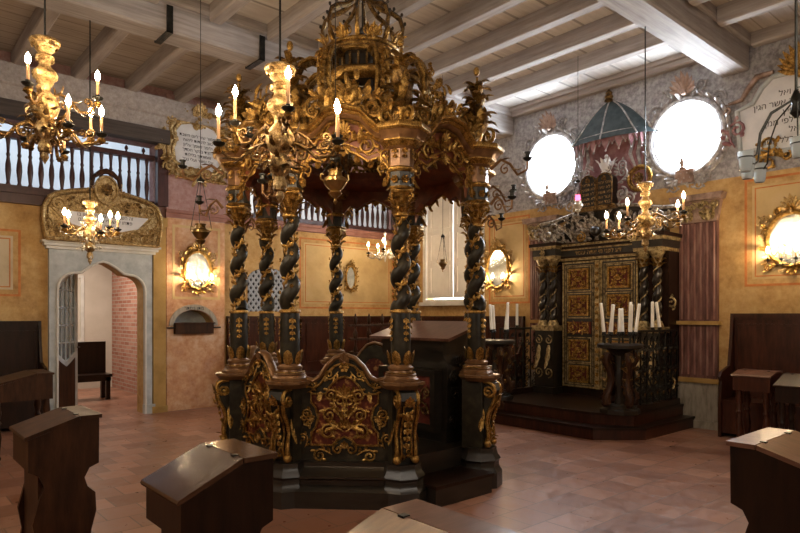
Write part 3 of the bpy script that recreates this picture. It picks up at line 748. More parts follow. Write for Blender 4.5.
for sg in (1, -1):
    ar.push(SC(sg, 1, 1)); ar.spray(.03, 2.87, .0, .26, 1, 1); ar.spray(.05, 2.96, -.2, .22, -1, 1); ar.spray(.36, 2.68, 2.0, .17, 1, 1, 0, 4); ar.spray(.34, 2.58, 1.9, .15, -1, 1, 0, 4)
    ar.leaf((.34, 2.60, 0), (-.2, -1, .2), (0, 0, 1), .12, .06, .8, 1, 5, 2); ar.leaf((.22, 2.73, 0), (-.2, -1, .2), (0, 0, 1), .09, .06, .8, 1, 5, 2); ar.leaf((.30, 2.72, 0), (.3, -1, .2), (0, 0, 1), .10, .06, .8, 1, 5, 2)
    ar.leaf((.09, 2.77, 0), (.3, -1, .2), (0, 0, 1), .09, .06, .8, 1, 5, 2)
    ar.pop()
ar.pop(); ar.pop(); a0_ = None
# gable crest above every arch: cartouche, scrolls and leaves
cr = MB('gold', 'redmarble', 'old_gold'); cr.push(frame((AP + .03, 0, 3.0), (0, 1, 0), (-.10, 0, 1)) @ T(0, -3.0, 0))
cr.rosette(0, 3.17, .07, 0, .06)
foliage(cr, 0, 3.26, .34, .36, 26, 0, .02, 11, .13, (0, 3.02)); foliage(cr, 0, 3.16, .62, .16, 16, 2, .0, 12, .11, (0, 2.9))
for sg in (1, -1):
    cr.push(SC(sg, 1, 1)); cr.spray(.03, 3.14, .2, .36, 1, 0, .0, 6); cr.cscroll(.25, 3.05, .085, pi / 2, 1.4, -1, .020, 0); cr.cscroll(.13, 3.12, .06, pi / 2, 1.4, 1, .016, 0, .04)
    cr.spray(.40, 3.0, 2.2, .22, -1, 2, 0, 5); foliage(cr, .30, 3.10, .2, .14, 7, 0, .02, 13, .09)
    cr.pop()
cr.pop()
# corner bouquet above every column
bo = MB('gold', 'old_gold')
bo.lathe([(.05, 2.98), (.07, 3.0), (.03, 3.03), (.055, 3.08), (.075, 3.14), (.05, 3.20), (.03, 3.22), (.045, 3.24)], 10, 0)
rnd = random.Random(5)
for i in range(44):
    t = i / 43; an = i * 2.4; z0 = 3.08 + .46 * t; out = 1.0 - .6 * t
    bo.leaf((.02 * cos(an), .02 * sin(an), z0), (out * cos(an), out * sin(an), .8), (-cos(an) * .3, -sin(an) * .3, 1), .22 - .09 * t, .11 - .03 * t, rnd.choice((-1.7, -1.2, .9)), 0 if i % 3 else 1, 5, 2)
bo.tube([(0, 0, 3.1), (.01, 0, 3.4), (0, .01, 3.62)], .012, 5, 0); bo.ball((0, 0, 3.67), .028, 8, 0, 1.5)
bo.push(frame((0, 0, 0), (1, 0, 0), (0, 0, 1))); bo.cscroll(.13, 3.06, .075, pi / 2, 1.3, -1, .02, 0); bo.cscroll(-.13, 3.06, .075, pi / 2, 1.3, 1, .02, 0); bo.pop()
bo.push(frame((0, 0, 0), (0, 1, 0), (0, 0, 1))); bo.cscroll(.12, 3.06, .07, pi / 2, 1.3, -1, .018, 0); bo.cscroll(-.12, 3.06, .07, pi / 2, 1.3, 1, .018, 0); bo.pop()
# volute ribs up to the drum
rb = MB('gold', 'old_gold')
cen = [(.40, 3.98), (.50, 3.99), (.60, 3.93), (.66, 3.80), (.66, 3.64), (.62, 3.48), (.60, 3.34), (.64, 3.20), (.74, 3.11), (.86, 3.09), (.94, 3.14), (.95, 3.22), (.89, 3.27), (.84, 3.23), (.86, 3.18)]
for y_, r, m_ in ((0, .045, 1), (-.05, .022, 0), (.05, .022, 0), (0, .025, 0)):
    rb.tube([(x + (.02 if r < .03 else 0), y_, z + (.01 if r < .03 else 0)) for x, z in cen], [r * (1 - .03 * i) for i in range(len(cen))], 7, m_)
rb.push(frame((.66, 0, 0), (0, 1, 0), (0, 0, 1))); rb.drop(0, 3.90, .40, .12, 0, .05, 4); rb.pop()
rb.push(frame((0, 0, 0), (1, 0, 0), (0, 0, 1))); rb.spray(.66, 3.3, 1.0, .26, -1, 0, .0, 5); rb.spray(.66, 3.75, .9, .16, 1, 0, 0, 4); rb.pop()
prev = {}
for k in range(8):
    a = k * pi / 4; av = a + pi / 8; x, y = R8 * cos(av), R8 * sin(av)
    if k == 0:
        prev['arch'] = ar.build('arch', bm); prev['crest'] = cr.build('crest', bm); prev['b'] = bo.build('finial', bm); prev['r'] = rb.build('volute_rib', bm)
        prev['b'].location = (x, y, 0); prev['b'].rotation_euler = (0, 0, av); prev['r'].rotation_euler = (0, 0, av); prev['r'].location.z = -.08
    else:
        copy_child(prev['arch'], bm, (0, 0, 0), a); copy_child(prev['crest'], bm, (0, 0, 0), a)
        copy_child(prev['b'], bm, (x, y, 0), av + k); copy_child(prev['r'], bm, (0, 0, -.08), av)
rg = MB('redmarble', 'gold', 'bronzewood')
rg.lathe([(1.16, 2.93), (1.16, 2.99), (1.02, 3.03), (.86, 3.06), (.80, 3.06), (.78, 2.99), (.84, 2.95), (1.14, 2.90), (1.16, 2.93)], 8, 0, rot=pi / 8)
rg.build('canopy_ring', bm, 30)
dr = MB('old_gold', 'gold', 'black'); dr.push(SC(.80, .80, 1))
for k in range(8):
    a = k * pi / 4 + pi / 8; dr.push(RZ(a)); dr.tube([(.36, 0, 3.30), (.36, 0, 3.84)], .028, 8, 2); dr.ball((.36, 0, 3.56), .045, 8, 0); dr.pop()
dr.lathe([(.34, 3.78), (.42, 3.84), (.001, 3.85)], 8, 2, rot=pi / 8)
dr.lathe([(.42, 3.83), (.50, 3.85), (.53, 3.88), (.53, 3.91), (.48, 3.93), (.44, 3.95), (.001, 3.96)], 8, 1, rot=pi / 8)
dr.lathe([(.34, 3.28), (.42, 3.30), (.42, 3.33), (.34, 3.35), (.34, 3.28)], 8, 1, rot=pi / 8)
for k in range(8):
    a = k * pi / 4; dr.push(RZ(a) @ frame((.36, 0, 0), (0, 1, 0), (0, 0, 1)))
    foliage(dr, 0, 3.60, .26, .40, 16, 1, .03, 20 + k, .12, (0, 3.35)); dr.rosette(0, 3.56, .06, 1, .05)
    for sg in (1, -1): dr.push(SC(sg, 1, 1)); dr.spray(.02, 3.55, -.6, .22, 1, 1, 0); dr.pop()
    dr.pop()
drum = dr.build('drum', bm); drum.location.z = -.13
cw = MB('gold', 'old_gold', 'black', 'silver'); cw.push(SC(.76, .76, 1))
cw.lathe([(.37, 3.95), (.38, 4.08), (.41, 4.10), (.001, 4.11)], 24, 2)
for k in range(24):
    a = 2 * pi * k / 24; cw.push(RZ(a)); cw.box(.375, .41, -.012, .012, 3.96, 4.09, 1); cw.pop()
for r, z, t_ in ((.44, 4.12, .020), (.455, 4.20, .022), (.45, 4.16, .014)): cw.tube([(r * cos(2*pi*i/32), r * sin(2*pi*i/32), z) for i in range(32)], t_, 8, 0, closed=True)
cw.lathe([(.41, 4.10), (.44, 4.12), (.45, 4.20), (.43, 4.21), (.001, 4.21)], 32, 1)
for k in range(8):
    a = k * pi / 4 + pi / 8; cw.push(RZ(a) @ frame((.45, 0, 4.2), (0, 1, 0), (.28, 0, 1)) @ T(0, -4.2, 0))
    cw.palmette(0, 4.22, pi / 2, .14, 5, 0, .02, 1.5)
    for sg in (1, -1): cw.push(SC(sg, 1, 1)); cw.cscroll(.08, 4.26, .05, pi, 1.2, -1, .013, 0); cw.leaf((.05, 4.22, .01), (.4, 1, .2), (0, 0, 1), .17, .06, 1.1, 0, 5, 2); cw.pop()
    cw.pop()
    a = k * pi / 4; cw.push(RZ(a)); pts = [(.44, 0, 4.22), (.50, 0, 4.32), (.52, 0, 4.42), (.48, 0, 4.51), (.38, 0, 4.57), (.24, 0, 4.61), (.13, 0, 4.68), (.08, 0, 4.74)]
    cw.tube(pts, .026, 7, 1); cw.tube([(x + .012, y, z + .018) for x, y, z in pts], .012, 5, 2)
    for i in (2, 3, 4, 5, 6): cw.ball((pts[i][0] + .025, 0, pts[i][2] + .045), .020, 6, 2)
    cw.leaf((.44, 0, 4.2), (1, 0, .6), (0, 0, 1), .16, .07, .9, 0, 5, 2); cw.pop()
cw.ball((0, 0, 4.78), .08, 12, 0); cw.ball((0, 0, 4.40), .05, 8, 2); cw.tube([(0, 0, 4.2), (0, 0, 4.75)], .012, 6, 2)
for k in range(8): cw.leaf((.05*cos(k*pi/4), .05*sin(k*pi/4), 4.70), (cos(k*pi/4), sin(k*pi/4), .4), (0, 0, 1), .15, .07, -.9, 0, 4, 2)
crown = cw.build('crown', bm); crown.location.z = -.14
# candle branches outside the corners
ca = MB('bronzewood', 'gold', 'iron')
for sc_, z0, L in ((1, 2.78, .34), (1, 2.47, .20)):
    pts = [(.14, 0, z0), (.14 + L*.3, 0, z0 + .07), (.14 + L*.55, 0, z0 + .02), (.14 + L*.75, 0, z0 - .08), (.14 + L, 0, z0 - .05), (.14 + L*1.02, 0, z0 + .03)]
    ca.tube(pts, [.016, .014, .013, .012, .011, .010], 6, 0)
    ca.push(frame((0, 0, 0), (1, 0, 0), (0, 0, 1))); ca.cscroll(.14 + L*.42, z0 - .02, .05, pi / 2, 1.1, 1, .010, 0); ca.leaf((.14 + L*.6, z0 - .02, 0), (1, -.6, 0), (.3, 1, 0), .10, .05, .9, 1, 4, 2); ca.leaf((.14 + L*.3, z0 + .06, 0), (1, .6, 0), (.3, 1, 0), .09, .05, -.9, 0, 4, 2); ca.pop()
    x = .14 + L * 1.02
    ca.lathe([(.010, z0 + .02), (.035, z0 + .035), (.042, z0 + .05), (.02, z0 + .055), (.018, z0 + .085), (.028, z0 + .09), (.028, z0 + .10), (.001, z0 + .10)], 10, 2, (x, 0))
arm0 = None
for k in (4, 3, 5, 6, 7, 2):
    a = pi / 8 + k * pi / 4; q = (R8 * cos(a), R8 * sin(a), 0)
    if k == 5: continue
    aa = a + (-.15 if k == 6 else 0)
    if arm0 is None: arm0 = ca.build('candle_branch', bm); arm0.location = q; arm0.rotation_euler = (0, 0, aa)
    else: copy_child(arm0, bm, q, aa)

# reader's table under the baldachin
rt = thing('reading_table', "sloping wooden reader's table with carved dark body inside the platform", 'table', (4.12, 4.42, .335))
mb = MB('paledesk', 'darkwood')
mb.push(frame((0, .52, 0), (1, 0, 0), (0, 0, 1)))
mb.ext([(-.22, .93), (.26, 1.08), (.27, 1.105), (-.235, .955)], 0, 1.12, 0); mb.pop()
mb.build('table_top', rt, 0)
mb = MB('black', 'old_gold', 'crimson')
mb.push(frame((0, .40, 0), (1, 0, 0), (0, 0, 1))); mb.ext([(-.12, 0), (.18, 0), (.18, 1.05), (-.16, .945), (-.16, .80), (-.10, .72)], 0, .86, 0); mb.pop()
for yy in (-.47,):
    mb.push(frame((.03, yy, 0), (1, 0, 0), (0, 0, 1)))
    for sg in (1, -1):
        mb.push(SC(sg, 1, 1)); mb.cscroll(.06, .60, .06, pi / 2, 1.3, -1, .012, 0, 0); mb.spray(.0, .40, .9, .16, 1, 0, 0); mb.spray(.02, .15, .6, .15, -1, 0, 0); mb.pop()
    mb.palmette(0, .70, pi / 2, .12, 7, 0, 0, 2.4); mb.pop()
mb.push(frame((-.16, 0, 0), (0, -1, 0), (0, 0, 1)))
mb.ext([(-.40, .1), (.40, .1), (.40, .66), (-.40, .66)], -.05, .05, 0, [[(-.34, .16), (-.04, .16), (-.04, .60), (-.34, .60)], [(.04, .16), (.34, .16), (.34, .60), (.04, .60)]]); mb.ext([(-.36, .12), (.36, .12), (.36, .62), (-.36, .62)], -.04, .03, 2)
for xx in (-.19, .19):
    mb.push(T(xx, .38, .035)); mb.rosette(0, 0, .06, 1)
    for q in range(4): mb.push(RZ(q * pi / 2 + pi / 4)); mb.spray(.02, 0, 0, .17, 1, 1, 0, 4); mb.pop()
    mb.pop()
mb.pop(); mb.build('table_body', rt)

# ------------------------------------------------------------------ the ark on the right wall
AY = 4.90
plat = thing('ark_platform', 'dark two-stepped wooden platform with cut corners carrying the holy ark', 'platform', (7.5, AY, 0))
def plat_poly(x, y): return [(.98, y), (.98, -y), (-.42 + .0, -y), (-.42 - x, -y + .42), (-.42 - x, y - .42), (-.42, y)]
mb = MB('redwood', 'darkwood')
for (x, y, z0, z1) in ((.47, 1.25, 0, .15), (.28, 1.10, .15, .30)):
    po = plat_poly(x, y)
    mb.ext([(p_[0] * 1.0, p_[1]) for p_ in reversed(po)], z0, z1 - .03, 0)
    mb.ext([(p_[0] - .015 if p_[0] < 0 else p_[0], p_[1] * 1.012) for p_ in reversed(po)], z1 - .03, z1, 1)
mb.build('step', plat, 0)

ark = thing('holy_ark', 'gilded dark holy ark with double panelled doors and twisted columns against the wall', 'ark', (8.49, AY, .30))
FK = frame((0, 0, -.30), (0, -1, 0), (0, 0, 1))         # local: x to the right in the picture, y up (true height), z out of the wall
mb = MB('darkwood', 'ark_gold', 'black'); mb.push(FK)
mb.ext([(-1.02, .30), (1.02, .30), (1.02, 2.42), (-1.02, 2.42)], .01, .34, 0)
for sg in (1, -1):
    mb.push(SC(sg, 1, 1)); mb.ext([(.66, .30), (1.0, .30), (1.0, 1.28), (.66, 1.28)], .34, .56, 2); mb.ext([(.63, 1.26), (1.03, 1.26), (1.03, 1.34), (.63, 1.34)], .34, .60, 1); mb.ext([(.64, .30), (1.02, .30), (1.02, .40), (.64, .40)], .34, .60, 2)
    for xx in (.74, .92): mb.push(T(xx, 0, .565)); mb.cscroll(0, 1.12, .07, pi / 2, 1.3, 1, .014, 1); mb.cscroll(0, .62, .08, -pi / 2, 1.3, -1, .014, 1); mb.leaf((.0, 1.04, 0), (0, -1, .1), (0, 0, 1), .38, .10, .4, 1, 6, 3); mb.pop()
    mb.spray(.99, .45, 1.45, .28, 1, 1, .3); mb.spray(.99, 1.5, 1.45, .30, 1, 1, .3)
    mb.pop()
mb.pop(); mb.build('ark_body', ark)
# doors
dm = MB('ark_gold', 'black', 'gold', 'crimson'); dm.push(FK)
for sg in (-1, 1):
    dm = MB('ark_gold', 'black', 'gold', 'crimson'); dm.push(FK); x0, x1 = (-.61, -.035) if sg < 0 else (.035, .61)
    dm.ext([(x0, .42), (x1, .42), (x1, 2.30), (x0, 2.30)], .34, .38, 1)
    dm.ext([(x0, .42), (x1, .42), (x1, 2.30), (x0, 2.30)], .38, .395, 0, [[(x0 + .025, .445), (x1 - .025, .445), (x1 - .025, 2.275), (x0 + .025, 2.275)]]); dm.ext([(x0 + .05, .47), (x1 - .05, .47), (x1 - .05, 2.25), (x0 + .05, 2.25)], .38, .39, 0, [[(x0 + .06, .48), (x1 - .06, .48), (x1 - .06, 2.24), (x0 + .06, 2.24)]])
    xc = (x0 + x1) / 2
    for zc, hh in ((2.04, .165), (1.64, .165), (.98, .165), (.62, .135)):
        w = .17; hh *= .94
        dm.ext([(xc - w, zc - hh), (xc + w, zc - hh), (xc + w, zc + hh), (xc - w, zc + hh)], .38, .41, 2, [[(xc - w + .03, zc - hh + .03), (xc + w - .03, zc - hh + .03), (xc + w - .03, zc + hh - .03), (xc - w + .03, zc + hh - .03)]])
        dm.ext([(xc - w + .02, zc - hh + .02), (xc + w - .02, zc - hh + .02), (xc + w - .02, zc + hh - .02), (xc - w + .02, zc + hh - .02)], .38, .39, 3)
        dm.ext([(xc - w - .035, zc - hh - .035), (xc + w + .035, zc - hh - .035), (xc + w + .035, zc + hh + .035), (xc - w - .035, zc + hh + .035)], .38, .392, 0, [[(xc - w - .02, zc - hh - .02), (xc + w + .02, zc - hh - .02), (xc + w + .02, zc + hh + .02), (xc - w - .02, zc + hh + .02)]])
        dm.push(T(xc, zc, .392)); dm.rosette(0, 0, .06, 2)
        for q in range(4): dm.push(RZ(q * pi / 2 + pi / 4) @ SC(1, 1 if q % 2 else -1, 1)); dm.spray(.02, .0, 0, .155, 1, 2, 0, 4); dm.cscroll(.10, 0, .04, 0, 1.1, 1, .011, 2); dm.pop()
        dm.pop()
    dm.ext([(xc - .20, 1.22), (xc + .20, 1.22), (xc + .20, 1.40), (xc - .20, 1.40)], .38, .40, 3)
    for s2 in (1, -1): dm.push(T(xc, 1.31, .40) @ SC(s2, 1, 1)); dm.spray(.01, 0, .35, .2, 1, 2, 0, 4); dm.spray(.01, 0, -.35, .2, -1, 2, 0, 4); dm.pop()
    dm.pop(); dm.build('door', ark)
mb = MB('ark_gold', 'gold'); mb.push(FK); mb.ext([(-.032, .42), (.032, .42), (.032, 2.30), (-.032, 2.30)], .39, .42, 0)
for k in range(16): mb.rosette(0, .52 + k * .113, .04, 1, .42, 5)
mb.pop(); mb.build('door_stile', ark)
# side strips of ornament, columns
sc_ = MB('black', 'ark_gold', 'gold')
sc_.lathe([(.085, 1.34), (.085, 1.36), (.065, 1.40), (.06, 1.42)], 12, 1)
sc_.tube(helix(1.42, 2.16, 3.2, .018, 0, 52), .046, 10, 0)
sc_.tube([(.045 * cos(2*pi*3.2*i/52 + pi), .045 * sin(2*pi*3.2*i/52 + pi), 1.42 + .74*i/52) for i in range(53)], .010, 5, 1)
for r_, z0 in ((.045, 2.15), (.05, 2.21)):
    for q in range(7): an = q * 2 * pi / 7 + z0 * 9; sc_.leaf((r_*cos(an), r_*sin(an), z0), (.3*cos(an), .3*sin(an), 1), (cos(an), sin(an), 0), .10, .055, 1.4, 2, 4, 2)
sc_.lathe([(.05, 2.15), (.055, 2.25), (.085, 2.31), (.10, 2.33), (.10, 2.36)], 8, 1, rot=pi/8)
c1 = None
for yy in (-.92, -.73, .73, .92):
    if c1 is None: c1 = sc_.build('column', ark); c1.location = (-.46, yy, -.30)
    else: copy_child(c1, ark, (-.46, yy, -.30), yy * 3)
mb = MB('ark_gold', 'darkwood', 'black'); mb.push(FK)
def mould(mb, x0, x1, z0, h, d0, steps, m=0):
    for i, (dz, dd, mm) in enumerate(steps): mb.ext([(x0 - dd, z0 + dz * h), (x1 + dd, z0 + dz * h), (x1 + dd, z0 + (steps[i+1][0] if i + 1 < len(steps) else 1) * h), (x0 - dd, z0 + (steps[i+1][0] if i + 1 < len(steps) else 1) * h)], .01, d0 + dd, mm)
mould(mb, -.66, .66, 2.32, .26, .40, [(0, 0, 0), (.15, .01, 1), (.25, .0, 2), (.6, .02, 0), (.68, .03, 1), (.82, .06, 0), (.94, .08, 1)])
for sg in (1, -1): mb.push(T(sg * .83, 0, 0)); mould(mb, -.20, .20, 2.36, .24, .56, [(0, 0, 0), (.2, .01, 2), (.6, .03, 0), (.8, .05, 1)]); mb.rosette(0, 2.45, .06, 0, .58); mb.pop()
mb.pop(); co = mb.build('cornice', ark)
me = text_mesh(['דע לפני מי אתה עומד'], .085, 'CENTER', 1, .002, 'pale_gold'); me.transform(FK @ T(0, 2.425, .412)); o = bpy.data.objects.new('lettering', me); COL.objects.link(o); o.parent = co
mb = MB('arkscroll', 'black', 'gold', 'stucco'); mb.push(FK)
mb.ext([(-.9, 2.58), (.9, 2.58), (.85, 2.80), (.5, 3.05), (-.5, 3.05), (-.85, 2.80)], .01, .20, 1); foliage(mb, 0, 2.82, 1.7, .40, 60, 0, .26, 33, .13, (0, 2.3)); foliage(mb, 0, 2.68, 2.0, .18, 36, 0, .36, 34, .10, (0, 2.3))
for sg in (1, -1):
    mb.push(SC(sg, 1, 1)); mb.spray(.05, 2.64, .25, .50, 1, 0, .30, 6); mb.spray(.10, 2.90, -.2, .42, -1, 0, .26, 6); mb.spray(.45, 2.62, .5, .42, 1, 0, .34, 6); mb.spray(.62, 2.92, -.5, .40, -1, 0, .26, 6)
    mb.cscroll(.83, 2.72, .11, pi / 2, 1.5, -1, .028, 0, .45); mb.cscroll(.28, 2.66, .08, pi / 2, 1.5, 1, .02, 2, .40); mb.spray(.95, 2.66, .8, .35, 1, 0, .3, 5)
    mb.tube([(.16, 3.10, .2), (.5, 3.06, .22), (.85, 2.98, .22), (1.15, 2.96, .2)], .028, 6, 0); mb.tube([(.16, 3.06, .2), (.5, 3.02, .22), (.85, 2.94, .22), (1.15, 2.92, .2)], .022, 6, 1)
    mb.pop()
mb.palmette(0, 2.70, pi / 2, .24, 9, 0, .40, 2.6); mb.ball((0, 2.72, .46), .08, 10, 1); mb.rosette(0, 2.72, .10, 2, .42)
mb.pop(); mb.build('pediment_scrollwork', ark)
# tablets of the law
tb = thing('law_tablets', 'pair of dark round-topped tablets with gold Hebrew lines above the ark', 'tablets', (8.40, 5.02, 3.12))
FT = frame((0, 0, 0), (0, -1, 0), (0, 0, 1))
for sg, lines in ((-1, ['לא תרצח', 'לא תנאף', 'לא תגנב', 'לא תענה', 'לא תחמד']), (1, ['אנכי יהוה', 'לא יהיה', 'לא תשא', 'זכור את', 'כבד את'])):
    mb = MB('black', 'old_gold'); mb.push(FT); xc = sg * .135
    po = [(xc - .12, 0), (xc + .12, 0), (xc + .12, .36)] + arc(xc, .36, .12, .11, 0, pi, 10)[1:]
    mb.ext(po, 0, .16, 0); mb.tube([(x, y, .165) for x, y in po], .012, 6, 1, closed=True, ref=(0, 0, 1)); mb.palmette(xc, .37, pi / 2, .08, 5, 1, .165, 2.0); mb.pop()
    t_ = mb.build('tablet', tb); me = text_mesh(lines, .062, 'CENTER', 1.15, .002, 'pale_gold'); me.transform(FT @ T(xc, .19, .163)); o = bpy.data.objects.new('lettering', me); COL.objects.link(o); o.parent = t_
mb = MB('stucco', 'old_gold'); mb.push(FT); mb.ext([(-.34, -.07), (.34, -.07), (.31, 0), (-.31, 0)], 0, .2, 1)
for sg in (1, -1): mb.push(SC(sg, 1, 1)); mb.cscroll(.38, .14, .10, pi / 2, 1.5, -1, .022, 0, .1); mb.spray(.30, .30, .9, .30, -1, 0, .08, 5); mb.spray(.32, .0, .5, .32, 1, 0, .08, 5); mb.spray(.05, .52, .3, .22, 1, 0, .12, 5); mb.spray(.34, .42, 1.5, .26, 1, 0, .06, 5); mb.pop()
mb.pop(); mb.build('scroll_frame', tb)
cw2 = thing('tablet_crown', 'small white crown ornament set on top of the law tablets', 'crown', (8.32, 4.90, 3.60))
mb = MB('white'); mb.lathe([(.07, 0), (.075, .02), (.06, .03), (.09, .09), (.11, .14), (.095, .15), (.05, .20), (.02, .22)], 12)
for q in range(8): mb.leaf((.085*cos(q*pi/4), .085*sin(q*pi/4), .1), (cos(q*pi/4)*.3, sin(q*pi/4)*.3, 1), (cos(q*pi/4), sin(q*pi/4), 0), .14, .06, .8, 0, 4, 1)
mb.ball((0, 0, .25), .03, 8); mb.build('crown_body', cw2)
md = thing('gilt_roundel', 'round gilded wreath with a rose inside, right of the law tablets', 'roundel', (8.44, 4.42, 3.46))
mb = MB('gold', 'pink', 'old_gold'); mb.push(frame((0, 0, 0), (0, -1, 0), (0, 0, 1)))
mb.tube([(.17*cos(a*pi/16), .17*sin(a*pi/16), .05) for a in range(32)], .026, 8, 0, closed=True); mb.tube([(.13*cos(a*pi/16), .13*sin(a*pi/16), .04) for a in range(32)], .010, 6, 0, closed=True); mb.ext(arc(0, 0, .15, .15, 0, 2*pi*31/32, 31), -.03, .03, 1); mb.rosette(0, 0, .10, 2, .04, 8); mb.pop(); mb.build('wreath', md)

# painted stucco canopy on the wall over the ark
dc = thing('stucco_canopy', 'teal onion dome with rose valance and draperies in painted stucco above the ark', 'canopy', (8.49, 4.93, 0))
HR = 0.55
mb = MB('teal', 'stucco', 'old_gold')
prof = [(.74, 4.09), (.66, 4.17), (.56, 4.28), (.45, 4.41), (.33, 4.53), (.20, 4.63), (.08, 4.70), (.02, 4.74)]
mb.lathe(prof, 16, 0, a0=pi / 2, a1=3 * pi / 2, sx=.40)
for q in range(5):
    a = pi / 2 + pi * q / 4; mb.tube([(r * 1.02 * cos(a) * .40, r * 1.02 * sin(a), z) for r, z in prof], .013, 6, 1)
for a in (pi*.75, pi, pi*1.25):
    mb.push(frame((.50*cos(a)*.40, .50*sin(a), 4.28), (sin(a), -cos(a), 0), (0, 0, 1))); mb.palmette(0, 0, pi/2, .10, 5, 2, .02, 2.2); mb.pop()
mb.build('dome', dc)
MB('old_gold').lathe([(.03, 4.69), (.07, 4.71), (.05, 4.74), (.065, 4.77), (.04, 4.80), (.05, 4.83), (.02, 4.86), (.005, 4.89)], 12, 0, (-.05, 0)).build('finial', dc)
mb = MB('pink', 'stucco'); n = 18
for i in range(n):
    a = pi / 2 + pi * (i + .5) / n; z1 = 4.17; L = .24 if i % 2 else .15
    r = .60; cx_, cy_ = r * cos(a) * .40, r * sin(a); mb.push(frame((cx_, cy_, 0), (sin(a), -cos(a), 0), (0, 0, 1)))
    w = pi * r / n * .52 * (.45 + .55 * abs(cos(a - pi / 2 + pi / 2)) if False else 1)
    w *= math.hypot(sin(a) * .40, cos(a)); w = max(w, .02)
    mb.ext([(-w, z1), (-w, z1 - L * .5), (0, z1 - L), (w, z1 - L * .5), (w, z1)], -.01, .012, 0)
    mb.tube([(-w, z1 - L * .5, .014), (0, z1 - L, .014), (w, z1 - L * .5, .014)], .010, 5, 1); mb.ball((0, z1 - L - .01, .01), .016, 6, 1); mb.pop()
mb.tube([(.62 * cos(pi/2 + pi*i/20) * .40, .62 * sin(pi/2 + pi*i/20), 4.175) for i in range(21)], .018, 6, 1); mb.build('valance', dc)
mb = MB('pink', 'stucco'); mb.push(frame((0, 0, 0), (0, -1, 0), (0, 0, 1)))
mb.ext([(-.52, 3.1), (.55, 3.1), (.52, 3.7), (.56, 4.15), (-.56, 4.15), (-.50, 3.7)], 0, .02, 0)
for sg in (1, -1):
    for k in range(4): mb.tube([(sg * (.50 - .05 * k), 4.12, .02), (sg * (.46 - .06 * k), 3.85, .05), (sg * (.50 - .03 * k), 3.60, .04), (sg * (.56 - .02 * k), 3.35, .04), (sg * (.56 - .01 * k), 3.12, .02)], [.02, .03, .02, .03, .015], 6, 1 if k % 2 == 0 else 0)
mb.pop(); mb.build('drapery', dc)

# rose pilasters either side of the ark
for nm, yc in (('left', 6.12), ('right', 3.62)):
    pl = thing('fluted_pilaster', 'pair of rose marbled fluted pilasters on a grey veined foot, %s of the ark' % nm, 'pilaster', (8.49, yc, 0))
    mb = MB('veined', 'rose', 'rosedark', 'ochredark'); mb.push(frame((0, 0, 0), (0, -1, 0), (0, 0, 1)))
    mb.ext([(-.27, 0), (.27, 0), (.27, .62), (-.27, .62)], 0, .10, 0); mb.ext([(-.29, 0), (.29, 0), (.29, .10), (-.29, .10)], 0, .13, 0); mb.ext([(-.29, .60), (.29, .60), (.29, .66), (-.29, .66)], 0, .13, 3)
    mb.ext([(-.25, .66), (.25, .66), (.25, 2.74), (-.25, 2.74)], 0, .06, 2)
    for xx in (-.125, .125):
        for k in range(5):
            x = xx - .085 + .0425 * k
            for za, zb in ((.70, 1.36), (1.44, 2.72)): mb.tube([(x, za, .06), (x, zb, .06)], .014, 6, 1 if k % 2 == 0 else 2)
    mb.ext([(-.28, 1.37), (.28, 1.37), (.28, 1.42), (-.28, 1.42)], 0, .12, 3)
    mb.pop(); mb.build('shaft', pl)
    mb = MB('stuccobrown', 'ark_gold'); mb.push(frame((0, 0, 0), (0, -1, 0), (0, 0, 1)))
    foliage(mb, 0, 2.90, .5, .2, 22, 1, .09, 77, .10, (0, 2.5))
    mb.ext([(-.25, 2.74), (.25, 2.74), (.30, 3.02), (-.30, 3.02)], 0, .08, 0); mb.ext([(-.33, 3.02), (.33, 3.02), (.35, 3.10), (-.35, 3.10)], 0, .16, 0)
    for xx in (-.14, .14):
        for sg in (1, -1): mb.cscroll(xx + sg * .085, 2.95, .05, pi / 2, 1.3, -sg, .014, 1, .09); mb.leaf((xx + sg * .05, 2.76, .08), (sg * .3, 1, .1), (0, 0, 1), .15, .07, .9, 1, 5, 2)
        mb.leaf((xx, 2.75, .08), (0, 1, .1), (0, 0, 1), .20, .09, .9, 1, 5, 2)
    mb.pop(); mb.build('capital', pl)

# inscription cartouche right of the ark
ct = thing('stucco_cartouche', 'white inscribed wall tablet in a scrolled stucco surround under a gilded shell', 'cartouche', (8.49, 2.42, 3.30))
mb = MB('white'); mb.push(FT)
out = [(-.66, .28), (-.30, .30), (-.22, .22), (.22, .22), (.30, .30), (.66, .28), (.70, .80), (.52, .86), (.42, 1.02), (.30, 1.12), (-.30, 1.12), (-.42, 1.02), (-.52, .86), (-.70, .80)]
mb.ext(out, 0, .02, 0); mb.pop(); tt = mb.build('tablet', ct)
add_text(['ה כרנפי ואל', 'חרדה כמו סוסה אשר הגין', 'לכול קפיץ', 'במדבר היא לפי ממן', 'שמואל', 'אסכר זיהיכו כללין חון'], .100, FT @ T(0, .62, .022), tt, lead=1.15)
mb = MB('stonegrey', 'pink', 'gold', 'stuccobrown'); mb.push(FT)
mb.tube([(x * 1.03, .66 + (y - .66) * 1.04, .02) for x, y in out], .035, 8, 0, closed=True, ref=(0, 0, 1))
for sg in (1, -1):
    mb.push(SC(sg, 1, 1)); mb.tube([(.30, 1.19, .03), (.48, 1.18, .04), (.60, 1.04, .04), (.66, .94, .04), (.82, .92, .04)], [.03, .04, .035, .03, .02], 8, 3, ref=(0, 0, 1)); mb.cscroll(.84, .85, .07, pi / 2, 1.3, -1, .02, 3, .02)
    mb.spray(.74, .35, 1.5, .40, -1, 1, .02, 5); mb.spray(.55, .20, 2.8, .38, 1, 2, .02, 5); mb.spray(.16, .10, .1, .36, 1, 2, .02, 6); mb.cscroll(.16, .14, .08, 0, 1.3, 1, .022, 2, .02); mb.pop()
mb.pop(); mb.build('scroll_border', ct)
